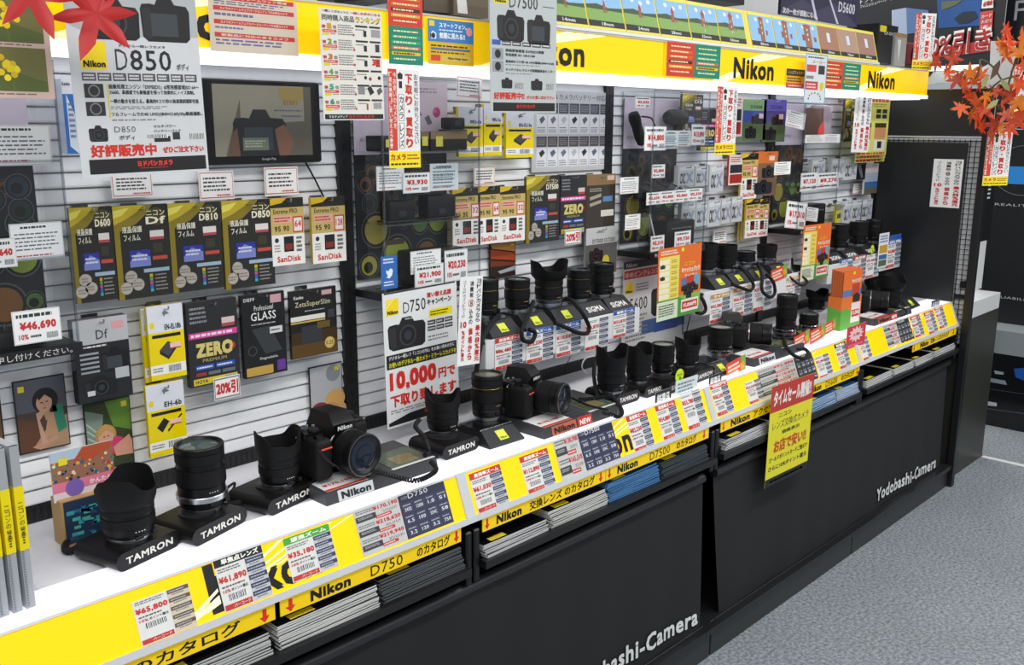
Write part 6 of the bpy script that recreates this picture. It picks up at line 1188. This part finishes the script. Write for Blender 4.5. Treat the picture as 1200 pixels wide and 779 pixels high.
def block(x0, x1, y0, y1, label, word, h0=.020, new=False, clear=True):
    t = thing('display_block', label, 'display block', ((x0+x1)/2, y0, .7705)); W = x1-x0; D = y1-y0
    vs = [(-W/2, 0, 0), (W/2, 0, 0), (W/2, D, 0), (-W/2, D, 0), (-W/2, .006, h0), (W/2, .006, h0), (W/2, D, h0+.006), (-W/2, D, h0+.006)]
    obj('block_body', G().add(vs, [(3, 2, 1, 0), (0, 1, 5, 4), (4, 5, 6, 7), (1, 2, 6, 5), (2, 3, 7, 6), (3, 0, 4, 7)], '3a3b3d', 'satin'), t, 0)
    k = atan2(.006, D-.006); M = Matrix.Translation((0, .006, h0)) @ Matrix.Rotation(k, 4, 'X')
    g = G().box((-W*.47, .004, .0003), (-W*.12, .07, .0008), 'e4e4e2', 'paper', 0, M); g.box((-W*.47, .004, .0008), (-W*.12, .012, .0010), 'c93a30', 'paper', 0, M)
    T = M @ Matrix.Rotation(radians(-90), 4, 'X'); g.text('¥170,190', -W*.44, .022, -W*.2, .034, -.0012, 'd22a22', 'paper', M @ Matrix.Rotation(radians(-90), 4, 'X') @ Matrix.Scale(1, 4), .03)
    for q in range(4): g.box((-W*.10, .008+q*.016, .0003), (W*.06, .018+q*.016, .0009), '2c2e3a', 'paper', 0, M)
    obj('price_insert', g, t, 0)
    g = G().box((W*.12, .012, .0003), (W*.48, .09, .0009), '4c5a48', 'gloss', 0, M).box((W*.2, .02, .001), (W*.4, .06, .0013), '7a7450', 'gloss', 0, M); obj('picture_insert', g, t, 0)
    Mf = Matrix.Rotation(-atan2(.006, h0), 4, 'X')
    g = G().box((-W*.40, -.0015, .001), (-W*.10, 0, h0), 'c8cccc' if not new else 'b8604a', 'gloss', .001, Mf).text('Nikon', -W*.375, .004, -W*.125, h0-.004, -.0022, '161616', 'paper', Mf, .05); obj('name_plate', g, t, 0)
    if new: obj('new_badge', G().box((-W*.08, -.0015, .001), (W*.10, 0, h0+.001), 'c83a34', 'gloss', .0005, Mf).text('NEW', -W*.06, .005, W*.08, h0-.005, -.0022, 'f6e6e2', 'paper', Mf, .04), t, 0)
    if clear: obj('clear_edge', G().box((W*.1, .004, .0012), (W/2, .010, .0022), 'd8dcdc', 'satin', 0, M), t, 0)
    return t
block(-.285, -.012, -.312, -.17, 'grey display block with silver name plate under the nearest camera', 'Nikon', .022)
block(.277, .56, -.342, -.185, 'dark display block with a red new badge under the middle camera', 'Nikon', .022, True)
block(1.19, 1.50, -.342, -.20, 'grey display block with blue insert under the third camera', 'Nikon', .022)
block(2.01, 2.34, -.345, -.20, 'black display block under the farthest camera', 'Nikon', .022, True)
q = onY(383, 545, -.20); camera('black digital camera with silver lens ring and red accent, nearest on the counter', (q.x+.004, -.215, .7985), radians(4), .066, .042, 1.1)
q = onY(610, 480, -.22); camera('black digital camera with long zoom lens in the middle of the counter', (q.x+.012, -.215, .7985), radians(16), .085, .037, 1.0, False)
q = onY(858, 405, -.21); camera('black digital camera with extended zoom lens in the third bay', (q.x+.01, -.20, .7985), radians(30), .10, .032, .92)
q = onY(1003, 362, -.22); camera('black digital camera at the far end of the counter right of the orange box', (q.x, -.22, .7985), radians(22), .09, .036, .92)

# ======================= cords =======================
def cord(label, pts, r=.0032, coil=0, n=30, col='17171a', name='security_cord'):
    P_ = []
    for q in pts: P_.append(tuple(onZ(q[0], q[1], q[2])) if q[2] > 0 else tuple(onY(q[0], q[1], q[2])))
    o = obj(name, G().tube(P_, r, col, 'rubber', 8, coil, n)); tag(o, label, 'cord')
cord('thick black cord behind the nearest hooded lens', [(130, 618, .80), (105, 632, .79), (84, 645, .778), (76, 641, .778), (88, 622, .785), (112, 598, .80), (128, 588, .82)], .006)
cord('coiled black cord between the second and third lens stands', [(262, 592, .80), (285, 588, .785), (300, 583, .78), (315, 579, .79)], .0018, .0035, 16)
cord('black cord loop behind the second lens', [(258, 580, .80), (268, 570, .80), (275, 566, .79), (272, 575, .79), (258, 590, .785), (240, 594, .79)], .0025)
cord('coiled black cord lying across the nearest display block', [(398, 548, .806), (420, 548, .808), (445, 554, .803), (470, 560, .799), (488, 563, .797), (505, 556, .797), (511, 549, .797), (505, 541, .80)], .0018, .0036, 46)
cord('straight black cord from the nearest camera to its coil', [(372, 527, -.27), (385, 540, -.285), (396, 547, -.29)], .0018)
cord('black cord from the hooded lens beside the counter seam', [(491, 492, -.25), (487, 500, -.27), (497, 512, -.29), (502, 528, .80), (498, 533, .80)], .005)
cord('coiled black cord beside the middle camera', [(678, 468, .806), (700, 466, .80), (716, 464, .80), (724, 472, .797), (729, 483, .79), (724, 488, .79), (715, 485, .80), (706, 483, .80)], .0018, .0036, 40)
cord('thin black cord behind the middle camera', [(670, 466, .806), (690, 475, .80), (712, 480, .80)], .003)
cord('thick black cord hanging in front of the nearest riser, left', [(585, 368, -.10), (575, 380, -.15), (565, 398, -.175), (560, 422, -.178), (557, 450, -.18)], .006)
cord('thick black looped cord at the second riser stand', [(625, 353, -.12), (620, 368, -.15), (612, 386, -.172), (613, 398, -.175), (623, 400, -.178), (627, 390, -.178), (620, 386, -.178)], .0055)
cord('thick black looped cord over the third riser stand', [(662, 350, -.12), (672, 353, -.15), (682, 366, -.172), (690, 382, -.176), (688, 390, -.178), (678, 390, -.178), (664, 384, -.176), (650, 378, -.172)], .0055)
cord('thick black cord beside the orange cashback leaflet', [(818, 345, -.16), (824, 352, -.18), (827, 362, -.182), (823, 367, -.182), (816, 366, -.18)], .0055)
cord('thick black looped cord on the second riser, left one', [(866, 312, -.12), (876, 322, -.16), (883, 334, -.176), (879, 340, -.178), (868, 337, -.176), (858, 333, -.172)], .0055)
cord('thick black looped cord on the second riser, right one', [(888, 308, -.12), (893, 324, -.165), (893, 340, -.178), (902, 348, -.18), (908, 343, -.18), (906, 330, -.178), (898, 322, -.172)], .0055)
cord('black cord at the right end of the second riser', [(914, 312, -.12), (925, 324, -.16), (938, 334, -.176), (946, 330, -.176), (938, 322, -.165), (930, 315, -.14), (928, 303, -.10)], .004)
cord('thick black cord curling over the counter edge in the third bay', [(918, 395, .80), (922, 407, .80), (930, 416, .79), (941, 420, .785), (947, 414, .785), (943, 409, .79), (934, 409, .79)], .0055)
cord('black cord lying in front of the tall lens', [(895, 392, .80), (912, 396, .80), (935, 393, .79), (950, 389, .79), (965, 384, .785)], .004)
cord('black cord beside the farthest camera', [(1040, 352, .80), (1050, 360, .80), (1060, 362, .80), (1062, 367, .79), (1056, 370, .79)], .003)
cord('black cord of the tall hooded lens right of the middle camera', [(697, 424, -.20), (696, 440, -.22), (699, 460, -.26), (702, 470, .79)], .005)
cord('clear plastic loop behind the tall hooded lens', [(697, 417, -.16), (686, 420, -.16), (682, 430, -.16), (688, 438, -.15)], .0018, 0, 0, 'c0c4c8', 'clear_loop')
cord('thin black wire behind the orange cashback leaflet, right', [(809, 370, -.05), (806, 382, -.05), (803, 396, -.05)], .0015); cord('thin black wire behind the orange cashback leaflet, left', [(800, 372, -.05), (800, 392, -.05)], .0015); cord('thin black wire under the nearest riser', [(668, 418, -.02), (664, 428, -.02), (661, 436, -.02)], .0013)
cord('thin black wire under the second clear case', [(436, 343, -.02), (443, 350, -.02), (452, 355, -.02)], .0015)

# ======================= loose things on the counter =======================
t = thing('leaflet_box', 'orange and green leaflet box standing on the counter at the far end', 'leaflet holder', (0, 0, 0)); t.location = (1.90, -.28, .7705); t.rotation_euler = (0, 0, radians(-4))
g = G().box((-.06, -.02, 0), (.075, .03, .115), 'e0742c', 'paper').add([(-.0605, -.0206, 0), (.0755, -.0206, 0), (.0755, -.0206, .03), (.03, -.0206, .045), (-.02, -.0206, .075), (-.0605, -.0206, .07)], [(0, 1, 2, 3, 4, 5)], '5ea83c', 'paper').add([(-.0606, -.02, 0), (-.0606, .03, 0), (-.0606, .03, .08), (-.0606, -.02, .07)], [(3, 2, 1, 0)], '5ea83c', 'paper')
obj('holder', g, t, 0)
g = G()
for k in range(14): g.box((-.058+k*.0002, -.016+k*.0032, .10), (.070, -.0150+k*.0032, .205+.0003*k), ('e0702c', 'e8905c')[k % 2], 'paper')
obj('leaflet_pile', g, t, 0)
p = P(.125, .095, 'e8702a', .0005); p.r(0, .7, 1, 1, '5878a8', 1.5).r(.5, .5, .9, .95, 'c04028', 2).t('キャッシュバック', .45, .3, .95, .48, 'fbf2e4', 3, .03).r(.5, .05, .6, .16, 'f4e020', 2); p.done('top_leaflet', None, None, parent=t, loc=(.006, -.0195, .157))
p = P(.06, .07, 'f0e6e0', .0005); p.r(0, 0, 1, 1, 'e8ded8', 1).dslr(.1, -.5, .9, -.05, '2a2222').r(.08, .35, .92, .7, 'c8302a', 2).t('15,000', .12, .4, .88, .62, 'fbf2e4', 3, .03); p.done('price_panel', None, None, parent=t, loc=(.036, -.0212, .055))
t = thing('booklet_box', 'kraft box with blue front holding colourful festival leaflets behind the nearest lens', 'leaflet holder', (-.640, -.14, .7705), 0)
obj('box', G().box((-.05, -.01, 0), (.05, .03, .08), 'b8935a', 'paper').box((-.046, -.0105, .004), (.05, -.01, .078), '1e3450', 'paper'), t, 0)
p = P(.102, .085, 'd8d0d4', .003, None, 'paper'); rr = random.Random(4); p.r(0, 0, 1, .62, '9a6a54', 1).r(0, .0, .5, .2, 'b4c8d8', 1.2).pg([(.35, .25), (.5, .02), (.95, .0), (1, .12), (.6, .3)], 'b8502c', 1.5).r(0, .62, 1, .82, 'e07a98', 1.3).r(0, .82, 1, 1, 'ded4da', 1.3).c(.34, .78, .18, '7a60b0', 2)
for k in range(60): p.c(rr.random(), .2+.4*rr.random(), .02+.02*rr.random(), ('c83a30', '2c5a9a', 'e8d8b0', '2a2a3a', '3a8a5a', 'e0b030')[k % 6], 1.8+.01*k, 8)
p.r(.12, .14, .26, .28, 'f0dc20', 3).t('かんたん', .58, .68, .95, .78, 'fbf0f4', 3, .03); p.done('leaflet', None, None, parent=t, loc=(-.003, .004, .118))
g = G(); [g.box((a_, -.0112, b_), (a_+.006+.008*rr.random(), -.0106, b_+.003+.004*rr.random()), ('3aa0b0', '2a70a0', '48b8a8', '284a70')[k % 4], 'paper') for k, a_, b_ in [(k, -.043+.08*rr.random(), .008+.055*rr.random()) for k in range(46)]]; obj('box_print', g, t, 0)
for k in range(3):
    t = thing('upright_catalogue', 'upright yellow banded catalogue at the left edge of the counter, %s of three' % ('left', 'middle', 'right')[k], 'catalogue', (-.838+k*.018, -.315+.0*k, .7705), radians(6))
    obj('pages', G().box((-.006, 0, .0), (.006, .11, .245), 'b9bcc0', 'paper').box((-.0062, -.0004, .0), (.0062, .004, .245), 'a4a8ac', 'gloss'), t, 0)
    obj('yellow_band', G().box((-.0066, -.0012, .09), (.0066, .03, .185), 'f2dc00', 'gloss'), t, 0)
    g = G()
    for q, ch in enumerate('ニコンの特典'): g.text(ch, -.0035, .155-q*.009, .0035, .162-q*.009, -.0018, '4a4210')
    for q in range(6): g.box((-.0015, -.0018, .100+q*.004), (.0015, -.0013, .102+q*.004), '4a4210', 'paper')
    for q in range(22): g.box((-.005, -.0012, .004+q*.004), (-.002, -.0008, .006+q*.004), '7c8086', 'paper')
    obj('spine_print', g, t, 0)
o = obj('clear_stand', G().box((-.86, -.335, .7705), (-.775, -.20, .7735), 'ffffff', 'acrylic').box((-.86, -.335, .7735), (-.775, -.332, .80), 'ffffff', 'acrylic')); tag(o, 'clear plastic holder under the three upright catalogues', 'holder')

# ======================= maple leaves =======================
def leaf_mesh(col, seed):
    r_ = random.Random(seed); lob = [(-90, .18), (-152, .62), (-118+0, .2)]
    angs = []; 
    for k, (a, L) in enumerate(((-58, .55), (-20, .85), (30, 1.0), (90, 1.15), (150, 1.0), (200, .85), (238, .55))):
        angs.append((a-15, L*.60)); angs.append((a-6, L*.80)); angs.append((a, L)); angs.append((a+6, L*.80)); angs.append((a+15, L*.60)); angs.append((a+24 if k < 6 else a+20, .34))
    vs = [(0, 0, 0)]+[(cos(radians(a))*L, -.12*L*L+.05*sin(radians(a*3)), sin(radians(a))*L) for a, L in angs]
    n = len(angs); g = G().add(vs, [(0, i+1, (i+1) % n+1) for i in range(n)], col, 'leaf'); g.add([(-.02, -.01, 0), (.02, -.01, 0), (.01, 0, -.8), (-.01, 0, -.8)], [(0, 1, 2, 3)], col, 'leaf')
    return g.mesh('leaf', 60)
for nm, pc, y, s, rot in (('large red maple leaf hanging over the biggest poster', (113, 15), -.33, .062, 200), ('red maple leaf cut by the top edge over the flower poster', (38, -12), -.34, .060, 160)):
    q = onY(*pc, y); o = bpy.data.objects.new('maple_leaf', leaf_mesh('c01c1c', 3)); COL.objects.link(o); o.location = q; o.scale = (s, s, s); o.rotation_euler = (.1, radians(rot), -.5); tag(o, nm, 'leaf')
t = thing('maple_branch', 'artificial orange maple branch fixed to the post at upper right', 'branch', (2.70, -.455, 1.42))
B0 = Vector(t.location); 
def LX(px, py, x): return onX(px, py, x)-B0
g = G()
for pts in (((1168, 165, 2.69), (1172, 140, 2.68), (1180, 105, 2.67), (1190, 70, 2.66), (1200, 30, 2.65)), ((1174, 130, 2.68), (1160, 110, 2.66), (1172, 95, 2.65), (1195, 88, 2.66)), ((1180, 105, 2.67), (1165, 80, 2.66), (1150, 70, 2.64), (1148, 78, 2.62), (1143, 92, 2.62), (1130, 88, 2.62)), ((1185, 85, 2.66), (1195, 60, 2.66), (1196, 35, 2.66))):
    g.tube([tuple(LX(*q)) for q in pts], .0035, '5c5a30', 'leaf', 6)
obj('stem', g, t)
LM = {c: leaf_mesh(c, 2) for c in ('e0501c', 'e8662a', 'cc4418', 'f08a2c', 'b8401a')}; cols = list(LM)
LP = [(1098, 72, .9), (1118, 70, 1.0), (1110, 84, .8), (1122, 92, 1.05), (1136, 86, .9), (1142, 96, .7), (1150, 88, .8), (1130, 99, .8), (1176, 58, 1.0), (1184, 50, .9), (1178, 40, .8), (1198, 45, 1.1), (1180, 62, .9), (1195, 62, 1.0), (1144, 120, .9), (1156, 112, .8), (1152, 128, 1.0), (1140, 132, 1), (1126, 126, .9), (1146, 140, 1.05), (1160, 134, .9), (1166, 146, 1.0), (1150, 150, .9), (1175, 120, 1.1), (1185, 112, 1.0), (1195, 118, 1.1), (1180, 134, 1.0), (1192, 138, 1.0), (1172, 150, .9), (1184, 150, .9), (1163, 160, .9), (1196, 98, .9), (1188, 94, .8), (1135, 112, .7), (1148, 100, .6), (1199, 76, .9), (1168, 108, .7), (1200, 130, 1), (1180, 34, .7), (1172, 50, .7)]
r3 = random.Random(5)
for px, py, s in LP:
    o = bpy.data.objects.new('leaf', LM[cols[r3.randrange(5)]]); COL.objects.link(o); o.parent = t; o.location = LX(px, py, 2.60+r3.random()*.08)
    k = .050*s; o.scale = (k, k, k); o.rotation_euler = (r3.uniform(-.5, .5), r3.uniform(0, 6.28), radians(-40)+r3.uniform(-.6, .6))
for px, py, a in ((1154, 95, .3), (1163, 122, .9), (1178, 100, -.8)):
    g = G().add([(0, 0, -1), (.3, -.1, -.3), (.34, -.12, .3), (0, -.02, 1), (-.3, .05, .3), (-.28, .05, -.4)], [(0, 1, 2, 3), (0, 3, 4, 5)], 'a8a86a', 'leaf'); o = obj('green_bud', g, t); o.location = LX(px, py, 2.6); o.scale = (.03, .03, .03); o.rotation_euler = (0, a, radians(-40))
g = G().add([(0, 0, -1), (.35, -.1, -.2), (.2, -.1, .6), (0, 0, 1), (-.3, .05, .2)], [(0, 1, 2, 3, 4)], '5a3a26', 'leaf'); o = obj('dry_leaf', g, t); o.location = LX(1166, 82, 2.61); o.scale = (.04, .04, .04); o.rotation_euler = (0, .4, radians(-40))
for m in list(bpy.data.materials): pass
